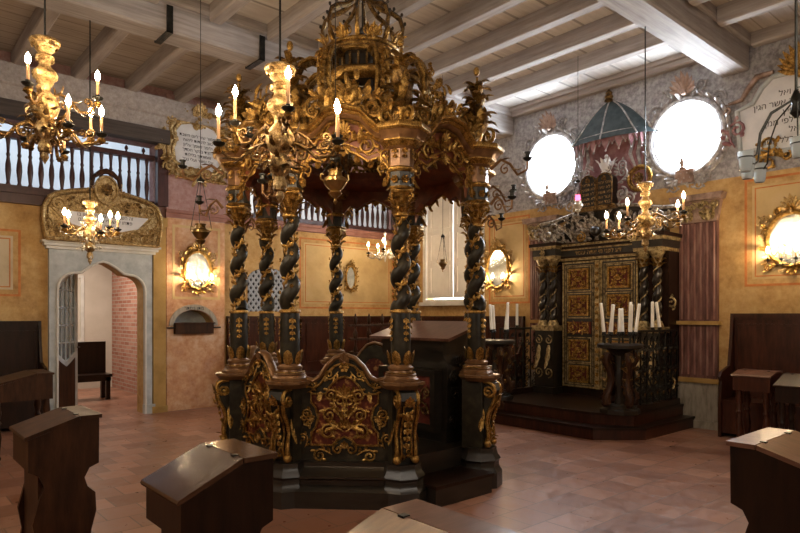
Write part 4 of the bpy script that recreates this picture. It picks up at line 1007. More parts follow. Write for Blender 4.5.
mb = MB('gold'); mb.push(FT); mb.palmette(0, 1.10, pi / 2, .38, 11, 0, .05, 2.7); mb.ball((0, 1.10, .06), .07); mb.pop(); mb.build('shell', ct)

# ------------------------------------------------------------------ door wall
ds = thing('stone_doorcase', 'blue-grey stone door surround with white cornice around the arched doorway', 'door surround', (DX, 9.68, 0))
FD = frame((0, 0, 0), (1, 0, 0), (0, 0, 1))
mb = MB('stonegrey', 'trimwhite'); mb.push(FD)
dl = door_outline(1.18, 2.27)
arch_ = [p for p in reversed(dl[2:])]
mb.ext([(-.70, 0), (-.59, 0)] + arch_ + [(.59, 0), (.70, 0), (.70, 2.42), (-.70, 2.42)], 0, .07, 0)
mb.tube([(-.60, 0, .075)] + [(x * 1.01, y + .005, .075) for x, y in arch_] + [(.60, 0, .075)], .018, 6, 1, ref=(0, 0, 1))
mb.ext([(-.74, 2.42), (.74, 2.42), (.74, 2.46), (-.74, 2.46)], 0, .10, 1); mb.ext([(-.77, 2.46), (.77, 2.46), (.77, 2.50), (-.77, 2.50)], 0, .14, 1); mb.ext([(-.80, 2.50), (.80, 2.50), (.80, 2.53), (-.80, 2.53)], 0, .17, 1)
mb.ext([(-.74, 0), (-.58, 0), (-.58, .14), (-.74, .14)], 0, .09, 0); mb.ext([(.58, 0), (.74, 0), (.74, .14), (.58, .14)], 0, .09, 0)
mb.pop(); mb.build('surround', ds, 30)
ov = thing('gilt_overdoor', 'carved pale gold overdoor panel with a crowned shield and inscription ribbon', 'overdoor', (DX, 9.53, 2.535))
mb = MB('pale_gold', 'old_gold'); mb.push(FD)
oo = [(-.77, 0), (.77, 0), (.81, .25), (.80, .42), (.74, .54), (.64, .60), (.48, .645), (.30, .68), (.10, .70), (-.10, .70), (-.30, .68), (-.48, .645), (-.64, .60), (-.74, .54), (-.80, .42), (-.81, .25)]
mb.ext(oo, -.10, .04, 0); mb.tube([(x * .98, y * .98 + .01, .05) for x, y in oo], .025, 8, 0, closed=True, ref=(0, 0, 1)); mb.tube([(x * .92, y * .90 + .03, .045) for x, y in oo], .010, 6, 1, closed=True, ref=(0, 0, 1))
for sg in (1, -1):
    mb.push(SC(sg, 1, 1)); mb.tube([(.0, .14, .05), (.2, .13, .05), (.42, .18, .05), (.60, .32, .05), (.70, .42, .05)], .014, 6, 0, ref=(0, 0, 1)); mb.cscroll(.62, .46, .085, pi, 1.5, -1, .018, 0, .04)
    mb.tube([(.12, .42, .05), (.5, .40, .05), (.68, .38, .05)], .010, 6, 0, ref=(0, 0, 1))
    for i, (x, y, a, L) in enumerate(((.10, .06, .1, .24), (.30, .07, .2, .24), (.50, .10, .4, .26), (.68, .10, 1.2, .24), (.40, .16, -.5, .15), (.62, .22, -.9, .18), (.20, .50, .1, .22), (.36, .50, -.1, .20))): mb.spray(x, y, a, L, 1 if i % 2 else -1, 0, .04, 4)
    foliage(mb, .50, .12, .50, .16, 16, 0, .04, 91, .09, (0, .1), .3); foliage(mb, .34, .50, .40, .12, 12, 1, .04, 92, .08, (0, .5), .3)
    mb.pop()
mb.pop(); panel = mb.build('carved_panel', ov)
mb = MB('white'); mb.push(FD); mb.ext([(-.55, .34), (-.45, .22), (-.2, .16), (.2, .16), (.45, .22), (.60, .38), (-.60, .38)], .04, .05); mb.pop(); rb_ = mb.build('ribbon', ov, 0)
add_text(['זה השער לה׳ צדיקים יבאו בו', 'פתחו לי שערי צדק אבא בם', 'אודה יה'], .066, FD @ T(0, .285, .052), rb_, lead=1.0)
mb = MB('pale_gold', 'brownwood', 'old_gold'); mb.push(FD)
sh_ = arc(0, .70, .15, .18, 0, 2 * pi * 23 / 24, 23); mb.ext(sh_, .04, .08, 0); mb.tube([(x, y, .085) for x, y in sh_], .018, 6, 0, closed=True, ref=(0, 0, 1)); mb.rosette(0, .70, .10, 2, .08, 8)
mb.tube([(-.19, .74, .06), (-.17, .86, .07), (-.08, .93, .08), (0, .95, .09), (.08, .93, .08), (.17, .86, .07), (.19, .74, .06)], [.02, .03, .035, .04, .035, .03, .02], 8, 1)
for q in range(-2, 3): mb.ball((q * .075, .96 - .02 * q * q, .09), .026, 8, 1)
for sg in (1, -1): mb.push(SC(sg, 1, 1)); mb.spray(.16, .62, 1.4, .2, -1, 0, .05, 4); mb.spray(.08, .49, -.2, .16, 1, 0, .05, 4); mb.pop()
mb.pop(); mb.build('crowned_shield', ov); ov.scale = (1, 1, 1.08)
# glazed leaf standing open into the corridor
dlf = thing('door_leaf', 'arched glazed wooden door leaf standing half open into the brick corridor', 'door', (2.075, 9.99, .01), radians(47))
mb = MB('stonegrey', 'brownwood'); mb.push(frame((0, 0, 0), (1, 0, 0), (0, 0, 1)))
lo = [(0, 0), (.60, 0), (.60, 2.24), (.50, 2.23), (.36, 2.19), (.26, 2.10), (.19, 2.08), (.08, 2.02), (0, 1.86)]
win = [(.08, .93), (.20, .85), (.30, .80), (.40, .85), (.52, .93), (.52, 2.13), (.40, 2.11), (.30, 2.00), (.20, 1.96), (.08, 1.84)]
mb.ext(lo, -.02, .02, 0, [win]); mb.ext([(.08, .10), (.52, .10), (.52, .84), (.42, .78), (.30, .72), (.18, .78), (.08, .84)], -.028, .028, 1)
for x in (.19, .30, .41): mb.ext([(x - .011, .80), (x + .011, .80), (x + .011, 2.10), (x - .011, 2.10)], -.014, .014, 0)
for z in (1.08, 1.34, 1.60, 1.86): mb.ext([(.08, z - .011), (.52, z - .011), (.52, z + .011), (.08, z + .011)], -.014, .014, 0)
mb.pop(); lf = mb.build('leaf_frame', dlf, 0)
mb = MB('pane'); mb.push(frame((0, 0, 0), (1, 0, 0), (0, 0, 1))); mb.ext(win, -.003, .003); mb.pop(); mb.build('glazing', dlf, 0)
mb = MB('iron'); mb.tube([(.57, -.03, 1.0), (.57, -.07, 1.0), (.51, -.07, 1.0)], .009, 6); mb.build('handle', dlf)
cbn = thing('corridor_bench', 'plain dark bench with a high back in the brick corridor beyond the door', 'bench', (2.95, 11.9, 0))
mb = MB('darkwood'); mb.box(-.40, .40, .12, .17, .40, 1.02); mb.build('backrest', cbn, 0)
mb = MB('darkwood'); mb.box(-.42, .42, -.22, .14, .40, .45); mb.box(-.40, .40, -.2, -.18, .33, .40); mb.build('seat', cbn, 0)
for x in (-.38, .32):
    for y in (-.20, .10): MB('darkwood').box(x, x + .07, y, y + .07, 0, .40).build('leg', cbn, 0)

# gilded tablet on the pier
gt_ = thing('gilt_tablet', 'white Hebrew tablet in a gilded shell-topped carved frame high on the pier', 'tablet', (4.06, 9.62, 4.20))
oc = [(-.22, -.34), (-.08, -.37), (0, -.32), (.08, -.37), (.22, -.34), (.31, -.24), (.33, -.08), (.29, .04), (.31, .16), (.24, .27), (.10, .31), (0, .27), (-.10, .31), (-.24, .27), (-.31, .16), (-.29, .04), (-.33, -.08), (-.31, -.24)]
mb = MB('white'); mb.push(FD); mb.ext(oc, -.0, .03); mb.pop(); tt = mb.build('tablet', gt_)
add_text(['מזמור שיר ליום השבת', 'טוב להודות ליהוה', 'ולזמר לשמך עליון', 'להגיד בבקר חסדך', 'ואמונתך בלילות', 'עלי עשור ועלי נבל'], .060, FD @ T(0, -.04, .032), tt, lead=1.15)
mb = MB('pale_gold', 'gold', 'old_gold'); mb.push(FD)
mb.ext([(x * 1.52, y * 1.38 + .03) for x, y in oc], -.005, .010, 0)
for k_, r_, zz in ((1.10, .030, .035), (1.28, .036, .03), (1.46, .030, .02)): mb.tube([(x * k_, y * (1 + (k_ - 1) * .8) + (k_ - 1) * .05, zz) for x, y in oc], r_, 8, 0, closed=True, ref=(0, 0, 1))
for q, (x, y) in enumerate(oc): foliage(mb, x * 1.36, y * 1.28 + .02, .20, .18, 8, 0, .035, 50 + q, .13, (x * .8, y * .8), .3)
foliage(mb, 0, .47, .66, .20, 26, 0, .05, 71, .15, (0, .2)); mb.palmette(0, .38, pi / 2, .26, 7, 0, .08, 1.6); mb.palmette(0, -.40, -pi / 2, .14, 7, 0, .06, 2.6)
for sg in (1, -1):
    mb.push(SC(sg, 1, 1))
    for x, y, r_, a_, s_ in ((.11, .40, .07, pi, -1), (.40, .34, .08, .5, 1), (.43, -.36, .08, -.5, 1), (.46, .02, .06, 0, 1), (.20, -.45, .06, pi, 1)): mb.cscroll(x, y, r_, a_, 1.4, s_, r_ * .28, 0, .06)
    mb.pop()
mb.pop(); mb.build('carved_frame', gt_); gt_.scale = (1.14, 1, 1.10)
# alms niche
al = thing('alms_box', 'arched stone alms niche with a wooden shelf and iron bar set in the pier', 'alms box', (4.005, 9.63, 1.20))
mb = MB('veined'); mb.push(FD); mb.ext([(.33, .13), (.40, .13)] + arc(0, .13, .40, .34, 0, pi, 14)[1:] + [(-.33, .13)] + list(reversed(arc(0, .13, .33, .255, 0, pi, 14)[1:-1])), 0, .02); mb.pop(); st_ = mb.build('stone_arch', al)
me = text_mesh(['מתן בסתר'], .075, 'CENTER', 1, .001, 'ink'); me.transform(FD @ T(0, .405, .021)); o = bpy.data.objects.new('lettering', me); COL.objects.link(o); o.parent = st_
mb = MB('brownwood'); mb.box(-.31, .31, -.06, .20, .0, .16); mb.box(-.33, .33, -.08, .20, .16, .18); mb.build('shelf_box', al, 0)
for xx in (-.44, .30): MB('iron').tube([(xx, -.03, .10), (xx + .14, -.03, .10)], .012, 6).build('iron_bar', al)
# lattice over the arched opening
lt = thing('wall_lattice', 'blue-grey wooden lattice filling the arched opening behind the platform', 'lattice', (5.385, 9.70, 1.56))
mb = MB('lattice'); mb.push(FD)
hw = .415; step = .098
for k in range(-16, 17):
    for sg in (1, -1):
        pts = []
        for i in range(61):
            y = i / 60 * .78; x = sg * (y * 1.0) * .72 + k * step
            if abs(x) <= hw and y <= .56 + .20 * math.sqrt(max(0, 1 - (x / hw) ** 2)): pts.append((x, y))
        if len(pts) > 2: mb.tube([(pts[0][0], pts[0][1], 0), (pts[-1][0], pts[-1][1], 0)], .021, 4, 0, flat=.4, ref=(0, 0, 1))
mb.pop(); mb.build('lattice_grid', lt, 0)

# balustrades of the gallery
bp = [(.028, 0), (.030, .03), (.020, .06), (.024, .09), (.037, .22), (.033, .30), (.018, .40), (.027, .43), (.018, .46), (.022, .56), (.030, .62), (.030, .66)]
bl0 = None
for nm, xa, xb, lab in (('a', .75, 3.40, 'dark turned gallery balustrade above the glazed door'), ('b', 4.66, 8.30, 'dark turned gallery balustrade seen beyond the baldachin')):
    gb = thing('gallery_balustrade', lab, 'balustrade', (xa, 9.72, 3.18))
    MB('balusterwood').box(0, xb - xa, -.05, .05, 0, .07).build('bottom_rail', gb, 0)
    MB('balusterwood').box(0, xb - xa, -.06, .06, .70, .77).build('handrail', gb, 0)
    n = int((xb - xa) / .13)
    for i in range(n):
        if bl0 is None: bl0 = MB('balusterwood').lathe(bp, 10).build('baluster', gb); bl0.location = (.08, 0, .05)
        else: copy_child(bl0, gb, (.08 + i * .13, 0, .05))
for x in (3.0, 3.25):
    k_ = MB('balusterwood').lathe([(.012, 3.95), (.02, 3.96), (.012, 3.98), (.028, 4.01), (.02, 4.04), (.005, 4.06)], 10).build('rail_knob', None)
    k_.location = (x - .75, 0, -3.18); k_.parent = [o for o in COL.objects if o.name == 'gallery_balustrade'][0]

# wainscot benches along the walls
def pew(name, label, loc, rz, w, h, n, mat='darkwood', seat=True, arms=True):
    """a wall pew: panelled back against local y=0, seat towards -y, x to the right"""
    t = thing(name, label, 'pew', loc, rz)
    mb = MB(mat); mb.push(frame((0, 0, 0), (1, 0, 0), (0, 0, 1))); wainscot(mb, -w / 2, w / 2, h, n); mb.pop(); mb.build('backrest', t, 0)
    MB(mat).box(-w / 2, w / 2, -.42, -.03, .42, .46).box(-w / 2, w / 2, -.40, -.37, .05, .42).build('seat', t, 0)
    if arms:
        for sg in (1, -1):
            mb = MB(mat); mb.push(frame((sg * w / 2 - (.035 if sg > 0 else 0), 0, 0), (0, 1, 0), (0, 0, 1))); mb.ext([(-.44, 0), (0, 0), (0, h), (-.06, h), (-.09, h - .30), (-.16, .86), (-.40, .80), (-.46, .74), (-.40, .68), (-.44, .40)], -.0, .035); mb.pop(); mb.build('armrest', t, 0)
    return t
pew('wall_pew', 'long dark panelled wall pew behind the platform, right of the pier', (6.45, 9.66, 0), 0, 3.75, 1.48, 5, 'redwood')
pew('wall_pew', 'dark panelled wall pew left of the glazed door', (.75, 9.66, 0), 0, 2.2, 1.42, 3, 'darkwood')
pew('wall_pew', 'dark panelled wall pew under the shuttered window', (8.47, 8.0, 0), -pi / 2, 3.0, 1.48, 4, 'redwood')
pew('wall_pew', 'tall red-brown pew on the right wall under the mirror sconce', (8.40, 2.2, 0), -pi / 2, 1.95, 1.52, 2, 'redwood')

def turned_leg(mb, x, y, h, r=.03, m=0):
    s_ = h / .66
    mb.lathe([(r*.9, 0), (r, .02*s_), (r*.6, .05*s_), (r*.8, .12*s_), (r*1.1, .25*s_), (r*.7, .36*s_), (r*.6, .38*s_), (r, .41*s_), (r*.6, .44*s_), (r*1.05, .52*s_), (r*.8, .60*s_), (r*.8, h)], 10, m, (x, y))
def desk(name, label, loc, rz, L, Wd, h, drop, flat, top='lidwood', body='brownwood', legs=False, grp=None):
    """reading desk: local x runs from the low front (0) to the back (L), y is the width"""
    t = thing(name, label, 'reading desk', loc, rz, grp)
    h0 = h - drop; xr = L - flat
    mb = MB(body); mb.push(frame((0, 0, 0), (1, 0, 0), (0, 0, 1)))
    z_b = h0 - .18 if legs else h - .27
    if not legs:
        side = [(.03, 0), (L - .01, 0), (L - .02, .12), (L - .05, .22), (L - .04, .32), (L - .015, .42), (L - .02, z_b - .16), (L - .06, z_b - .12), (L - .075, z_b - .07), (L - .05, z_b - .02), (L - .002, z_b), (L, h - .02), (xr, h - .02), (.0, h0 - .02), (0, z_b), (.05, z_b - .03), (.075, z_b - .09), (.05, z_b - .16), (.02, .40), (.04, .28), (.01, .14)]
        for yy in (-Wd / 2, Wd / 2 - .03): mb.ext(side, -yy - .03, -yy)
        mb.pop(); mb.box(.05, .08, -Wd/2 + .03, Wd/2 - .03, .12, z_b)
    else:
        side = [(0, z_b), (L, z_b), (L, h - .02), (xr, h - .02), (0, h0 - .02)]
        for yy in (-Wd / 2, Wd / 2 - .03): mb.ext(side, -yy - .03, -yy)
        mb.pop()
    mb.box(.0, .02, -Wd/2 + .03, Wd/2 - .03, z_b, h0 - .02); mb.box(L - .02, L, -Wd/2 + .03, Wd/2 - .03, z_b, h - .02); mb.box(.02, L - .02, -Wd/2 + .03, Wd/2 - .03, z_b, z_b + .02)
    mb.build('body', t, 0)
    mb = MB(top); mb.push(frame((0, 0, 0), (1, 0, 0), (0, 0, 1))); o_ = .015
    mb.ext([(-o_, h0 - .02), (xr - .002, h - .02), (xr - .002, h), (-o_, h0), (-o_-.005, h0 - .01)], -Wd/2 - .012, Wd/2 + .012); mb.pop(); mb.build('lid', t, 0)
    MB(top).box(xr + .002, L + .012, -Wd/2 - .012, Wd/2 + .012, h - .02, h).build('top_board', t, 0)
    for yy in (-Wd*.32, Wd*.32): MB('iron').box(xr - .012, xr + .012, yy - .012, yy + .012, h - .003, h + .003).build('hinge', t, 0)
    if legs:
        for x in (.05, L - .05):
            for y in (-Wd/2 + .05, Wd/2 - .05): mb = MB(body); turned_leg(mb, x, y, z_b + .01, .035); mb.build('leg', t)
    return t
desk('reading_desk', 'brown reading desk with a matt sloping lid, nearest the open door', (.65, 3.90, 0), 0, .345, .42, .95, .085, .10, 'brownwood', 'brownwood')
desk('reading_desk', 'dark reading desk with a glossy reflecting lid, in front of the platform', (.865, 2.375, 0), 0, .375, .36, .95, .115, .135, 'lidwood', 'darkwood')
desk('reading_desk', 'pale-topped reading desk cut off by the lower edge, before the platform step', (.83, 1.13, 0), 0, .41, .44, .95, .10, .12, 'paledesk', 'brownwood')
desk('reading_desk', 'dark desk with a bright flat top strip at the lower right corner', (3.10, .66, 0), pi / 2, .43, .48, .95, .10, .105, 'paledesk', 'darkwood')
desk('reading_desk', 'brown sloping desk on turned legs before the left wall', (1.0, 7.75, 0), 0, .55, .56, .88, .10, .15, 'brownwood', 'brownwood', True)
desk('reading_desk', 'dark desk on turned legs in front of the tall pew on the right', (7.45, 2.62, 0), 0, .34, .38, .87, .04, .16, 'paledesk', 'redwood', True)
desk('reading_desk', 'dark legged desk beside the tall pew, cut by the right edge', (7.2, 2.10, 0), 0, .40, .40, .87, .10, .10, 'darkwood', 'darkwood', True)
rk = thing('spindle_rail', 'low dark railing with turned spindles behind the platform', 'railing', (5.06, 6.87, 0))
for z in (.95, 1.15, 1.34): MB('brownwood').box(0, 1.15, -.03, .03, z, z + .03).build('rail', rk, 0)
sp0 = None
for i in range(5):
    if sp0 is None: sp0 = MB('brownwood').lathe([(.012, .95), (.03, 1.02), (.014, 1.08), (.012, 1.15), (.026, 1.18), (.034, 1.24), (.014, 1.30), (.012, 1.36), (.022, 1.40), (.026, 1.44), (.006, 1.52)], 10).build('spindle', rk); sp0.location = (.1, 0, 0)
    else: copy_child(sp0, rk, (.1 + .24 * i, 0, 0))
for x in (0, 1.09): MB('brownwood').box(x, x + .06, -.03, .03, 0, 1.0).build('post', rk, 0)
MB('darkwood').box(.02, 1.13, -.02, .02, .1, .95).build('board', rk, 0)

# ------------------------------------------------------------------ ark railings, candle stands and candles
def railing(label, loc, rz, L):
    t = thing('iron_railing', label, 'railing', loc, rz)
    MB('iron').box(0, L, -.02, .02, 1.28, 1.31).build('top_rail', t, 0)
    MB('darkwood').box(0, L, -.04, .04, .30, .38).build('bottom_rail', t, 0)
    n = max(2, int(L / .16)); b0_ = None
    for i in range(n + 1):
        x = i * L / n
        if b0_ is None: b0_ = MB('iron').box(-.009, .009, -.009, .009, .38, 1.28).build('bar', t, 0)
        else: copy_child(b0_, t, (x, 0, 0))
    w = L / n; mb = MB('iron', 'old_gold'); mb.push(frame((w / 2, 0, 0), (1, 0, 0), (0, 0, 1)))
    for z in (.50, .76, 1.02): 
        for sg in (1, -1): mb.push(T(0, z, 0) @ SC(sg, sg, 1)); mb.cscroll(.0, .065, .055, -pi / 2, 1.2, 1, .008, 0, -.004); mb.leaf((.02, .02, 0), (1, .4, .1), (0, 0, 1), .08, .05, .4, 0, 4, 1); mb.pop()
        mb.rosette(0, z, .028, 1, .008, 5)
    mb.palmette(0, 1.17, pi / 2, .08, 5, 0, 0, 2); mb.pop(); s0 = None
    for i in range(n):
        if s0 is None: s0 = mb.build('scrollwork', t)
        else: copy_child(s0, t, (i * w, 0, 0))
    return t
railing('dark wrought iron railing right of the candle stand, towards the ark wall', (7.15, 3.84, 0), 0, 1.15)
railing('dark wrought iron railing at the left side of the ark platform', (7.15, 5.95, 0), 0, 1.10)
def candle_stand(label, loc, rz):
    t = thing('candle_stand', label, 'candle stand', loc, rz)
    mb = MB('black', 'brownwood', 'iron')
    mb.lathe([(.24, 0), (.24, .05), (.20, .07), (.20, .09), (.06, .11), (.05, .30), (.07, .40), (.05, .52), (.06, .70), (.14, .76), (.20, .79)], 8, 0, rot=pi / 8); mb.build('pillar', t, 30)
    mb = MB('brownwood', 'old_gold')
    for q in range(4):
        a = q * pi / 2 + pi / 4; mb.push(RZ(a) @ frame((0, 0, 0), (1, 0, 0), (0, 0, 1)))
        mb.tube([(.18, .12, 0), (.20, .20, 0), (.15, .30, 0), (.12, .42, 0), (.15, .55, 0), (.20, .64, 0), (.17, .74, 0)], [.055, .05, .042, .04, .046, .052, .045], 8, 0); mb.ball((.19, .13, 0), .05, 8, 0); mb.cscroll(.20, .64, .07, 0, 1.1, 1, .024, 1, -.01); foliage(mb, .16, .45, .12, .4, 12, 1, .02, 5, .09, (.1, 0)); foliage(mb, .20, .16, .12, .14, 6, 0, .02, 6, .08, (.1, 0)); mb.leaf((.11, .44, 0), (.3, 1, 0), (1, -.3, 0), .16, .08, .7, 1, 5, 2); mb.leaf((.16, .26, 0), (-.3, 1, 0), (1, .3, 0), .14, .07, .7, 1, 5, 2); mb.pop()
    mb.build('volute_brackets', t)
    MB('black').lathe([(.20, .78), (.27, .80), (.27, .84), (.24, .85), (.001, .85)], 24).build('top_tray', t)
    return t
cs1 = candle_stand('dark candle stand with carved volutes on the front corner of the ark platform', (7.02, 3.95, .30 - .0), .3)
cs2 = candle_stand('dark candle stand beside the platform, left of the ark steps', (6.86, 5.78, .30), .2)
def candle(label, loc, tilt, h=.34, grp=None, r=.0205, base=0):
    t = thing('white_candle', label, 'candle', loc, 0, grp); t.rotation_euler = tilt
    MB('iron').lathe([(.012, -base), (.010, -.02), (.030, -.006), (.032, .004), (.024, .012), (.024, .03), (.021, .032)] if base else [(.028, 0), (.032, .008), (.024, .012), (.024, .03), (.021, .032)], 10).build('socket', t)
    c = MB('wax').lathe([(r * 1.05, .02), (r, h * .5), (r * .95, h - .006), (r * .6, h)], 12).build('wax_stick', t)
    return t
G1 = 'white candles on the front stand'
right_dir = Vector((.7545, -.6567)); fwd_dir = Vector((.6567, .7545))
spots = [(-.19, .02, -.10, .36, 'leftmost'), (-.13, -.06, .06, .34, 'second from the left'), (-.10, .07, .12, .34, 'third from the left'), (-.01, .0, .03, .29, 'shortest, in the middle'), (.06, .08, -.03, .29, 'short one right of the middle'), (.10, -.07, .04, .34, 'third from the right'), (.14, .05, .02, .37, 'tallest, second from the right'), (.18, -.02, .13, .35, 'rightmost')]
for u, v_, tl, h, w in spots:
    q = Vector((7.02, 3.95)) + right_dir * u + fwd_dir * v_
    candle('white candle on the front stand before the ark, %s' % w, (q.x, q.y, 1.262), (tl * .66, tl * .75, 0), h + .03, G1, base=.11)
G2 = 'white candles on the left stand'
for u, v_, tl, h, w in ((-.19, 0, -.20, .36, 'leaning at the far left'), (-.07, -.03, -.06, .36, 'left of the close pair'), (-.02, .05, -.05, .35, 'right of the close pair'), (.13, .0, .10, .36, 'leaning right of the pair'), (.17, .07, .02, .39, 'upright at the right')):
    q = Vector((6.86, 5.78)) + right_dir * u + fwd_dir * v_
    candle('white candle on the left stand, %s' % w, (q.x, q.y, 1.262), (tl * .66, tl * .75, 0), h + .03, G2, base=.11)
candle('upright white candle on the right iron railing', (7.62, 3.84, 1.312), (0, 0, 0), .36)
candle('leaning white candle on the right iron railing', (7.82, 3.84, 1.312), (-.09, -.09, 0), .36)
candle('white candle on the left iron railing by the ark', (7.55, 5.95, 1.312), (0, 0, 0), .36)

# ------------------------------------------------------------------ chandeliers
def bulb_mesh(n=8): return MB('bulb').lathe([(.006, 0), (.015, .014), (.019, .028), (.016, .046), (.007, .066), (.001, .078)], n)
def sleeve(h, mat='candle'): return MB(mat).lathe([(.0105, 0), (.0105, h), (.009, h + .002)], 8)
STEMS = {
 'carved': [(.012, 0), (.07, -.005), (.098, -.02), (.10, -.035), (.078, -.05), (.06, -.075), (.066, -.082), (.05, -.10), (.034, -.115), (.05, -.125), (.062, -.135), (.045, -.15), (.034, -.185), (.045, -.21), (.072, -.235), (.082, -.26), (.075, -.285), (.05, -.305), (.056, -.315), (.038, -.335), (.034, -.37), (.06, -.40), (.085, -.44), (.095, -.48), (.08, -.53), (.045, -.57), (.06, -.60), (.075, -.64), (.06, -.68), (.03, -.71), (.04, -.74), (.045, -.77), (.02, -.80), (.028, -.83), (.012, -.86), (.002, -.88)],
 'slim': [(.008, 0), (.02, -.01), (.04, -.05), (.02, -.09), (.018, -.16), (.035, -.22), (.045, -.26), (.02, -.32), (.018, -.40), (.04, -.46), (.05, -.50), (.03, -.55), (.018, -.60), (.025, -.64), (.008, -.70)]}
def chandelier(label, loc, H_, arms, mat, stem='carved', ch=.085, ceil=5.0, leafm='old_gold', armm='old_gold', dip=.10):
    """arms: (offset to the picture's right, offset away from it, true height of the bulb, lit) seen from the entrance"""
    t = thing('chandelier', label, 'chandelier', loc)
    k = H_ / .88
    s_ = MB(mat, leafm); s_.lathe([(r * k, z * k) for r, z in STEMS[stem]], 12)
    if stem == 'carved':
        for zz, L, rr, c in ((-.05, .05, .098, .4), (-.15, .04, .060, .6), (-.265, .06, .085, .4), (-.50, .08, .075, .6), (-.655, .06, .066, .6), (-.78, .05, .038, .7)):
            for q in range(8): an = q * pi / 4 + zz * 9; s_.leaf((rr * .8 * k * cos(an), rr * .8 * k * sin(an), (zz - .02) * k), (.12*cos(an), .12*sin(an), 1), (cos(an), sin(an), 0), L * .8 * k, .06 * k, c * .6, q % 2, 4, 2)
        for q in range(6): an = q * pi / 3 + .3; s_.leaf((.06 * k * cos(an), .06 * k * sin(an), -.64 * k), (cos(an), sin(an), -.7), (cos(an)*.5, sin(an)*.5, 1), .09 * k, .06 * k, .9, 1, 4, 2)
        rnd = random.Random(int(loc[0] * 100))
        for q in range(34):
            an = q * 2.4; zz = -.44 - .26 * (q / 34); rr = .07 + .05 * rnd.random()
            s_.leaf((rr * .7 * k * cos(an), rr * .7 * k * sin(an), zz * k), (cos(an), sin(an), rnd.uniform(-.6, .9)), (-cos(an) * .3, -sin(an) * .3, 1), .10 * k, .042 * k, rnd.choice((-1.4, -1, 1.3)), 1, 4, 2)
    s_.build('stem', t)
    r_ = MB('iron'); top = ceil - loc[2]; r_.tube([(0, 0, -.01), (0, 0, top)], .007, 6); r_.build('rod', t)
    pm = MB('iron', 'gold').lathe([(.006, -.045), (.022, -.035), (.030, -.018), (.022, -.006), (.012, 0)], 10, 1).lathe([(.010, 0), (.030, .010), (.040, .024), (.038, .028), (.016, .024), (.016, .045), (.013, .047)], 12, 0); P = c_m = b_m = None
    for u, v, zb, lit in arms:
        vec = right_dir * u + fwd_dir * v; R = max(vec.length, .12); an = math.atan2(vec.y, vec.x); zc = zb - ch - .045 - loc[2]; z0 = max(-.66 * k, min(-.42 * k, zc - .02))
        a_ = MB(armm, leafm); dp = dip
        pts = [(.03, 0, z0), (R * .28, 0, z0 + .05), (R * .48, 0, z0 + .01), (R * .64, 0, min(z0, zc) - dp * .5), (R * .84, 0, min(z0, zc) - dp * .45), (R * .98, 0, zc - dp * .2), (R, 0, zc + .01)]
        a_.tube(pts, [.014, .013, .013, .013, .012, .011, .010], 6, 0)
        a_.push(frame((0, 0, 0), (1, 0, 0), (0, 0, 1)))
        a_.cscroll(R * .38, z0 - .02, .045, pi / 2, 1.3, -1, .010, 1, -.004); a_.cscroll(R * .80, min(z0, zc) + .03, .035, -pi / 2, 1.2, 1, .009, 0, -.004)
        for x_, w, d, L in ((R * .28, z0 + .05, (.7, .8), .08), (R * .48, z0 + .01, (1, -.2), .09), (R * .66, min(z0, zc) - dp * .5, (.5, -.9), .06), (R * .85, min(z0, zc) - dp * .45, (.9, -.4), .07), (R * .18, z0 + .03, (.3, 1), .07), (R, zc - .03, (.8, -.5), .06)): a_.leaf((x_, w, 0), (d[0], d[1], .1), (-d[1], d[0], 0), L * .85, .045, .9, 1, 4, 2)
        a_.pop(); A = a_.build('arm', t); A.rotation_euler = (0, 0, an)
        P = pm.build('drip_pan', A) if P is None else copy_child(P, A); P.location = (R, 0, zc)
        if lit:
            if c_m is None: c_m = sleeve(ch).build('candle', A); b_m = bulb_mesh().build('bulb', A)
            else: c_m = copy_child(c_m, A); b_m = copy_child(b_m, A)
            c_m.location = (R, 0, zc + .04); b_m.location = (R, 0, zc + .04 + ch)
    return t
chandelier('gilded carved chandelier hanging at the upper left under the beam', (.96, 4.87, 3.43), .88, [(.26, .22, 3.22, 1), (.05, -.28, 3.14, 1), (.17, .30, 2.98, 1), (.26, -.18, 2.90, 1), (.375, .04, 2.90, 1), (-.05, .34, 2.86, 1), (-.34, -.06, 2.98, 0), (-.27, .22, 2.92, 0), (-.24, -.28, 2.90, 0)], 'pale_gold', ch=.11)
chandelier('large gilded chandelier hanging in front of the baldachin', (1.99, 3.44, 3.08), .88, [(-.32, .14, 2.93, 1), (.11, -.32, 2.87, 1), (.35, .10, 2.83, 1), (-.37, -.06, 2.74, 1), (-.12, .34, 2.62, 1), (.375, -.10, 2.74, 1)], 'pale_gold', ch=.15, armm='old_gold')
chandelier('small pale gilded chandelier hanging before the overdoor panel', (1.81, 7.05, 2.71), .68, [(-.26, .06, 2.54, 1), (-.15, -.22, 2.52, 1), (.09, .26, 2.57, 1), (.27, .05, 2.52, 1), (.20, -.18, 2.46, 1)], 'pale_gold', ceil=4.60, ch=.09, dip=.07, leafm='silver')
chandelier('silvery chandelier hanging in the far corner behind the baldachin', (7.02, 8.47, 2.98), .68, [(-.30, .05, 2.73, 1), (-.02, -.32, 2.76, 1), (.28, -.10, 2.73, 1), (.20, .25, 2.73, 1), (-.14, .28, 2.73, 1)], 'silver', 'slim', ch=.10, leafm='silver', armm='silver', ceil=5.02)
chandelier('gilded chandelier with tilted candles hanging in front of the ark', (6.35, 3.28, 2.93), .76, [(-.40, .05, 2.55, 1), (-.28, -.24, 2.64, 1), (-.16, .34, 2.59, 1), (.15, .34, 2.55, 1), (.33, -.18, 2.72, 1), (.395, .10, 2.68, 1)], 'pale_gold', ceil=4.60, ch=.12, leafm='pale_gold', dip=.08)
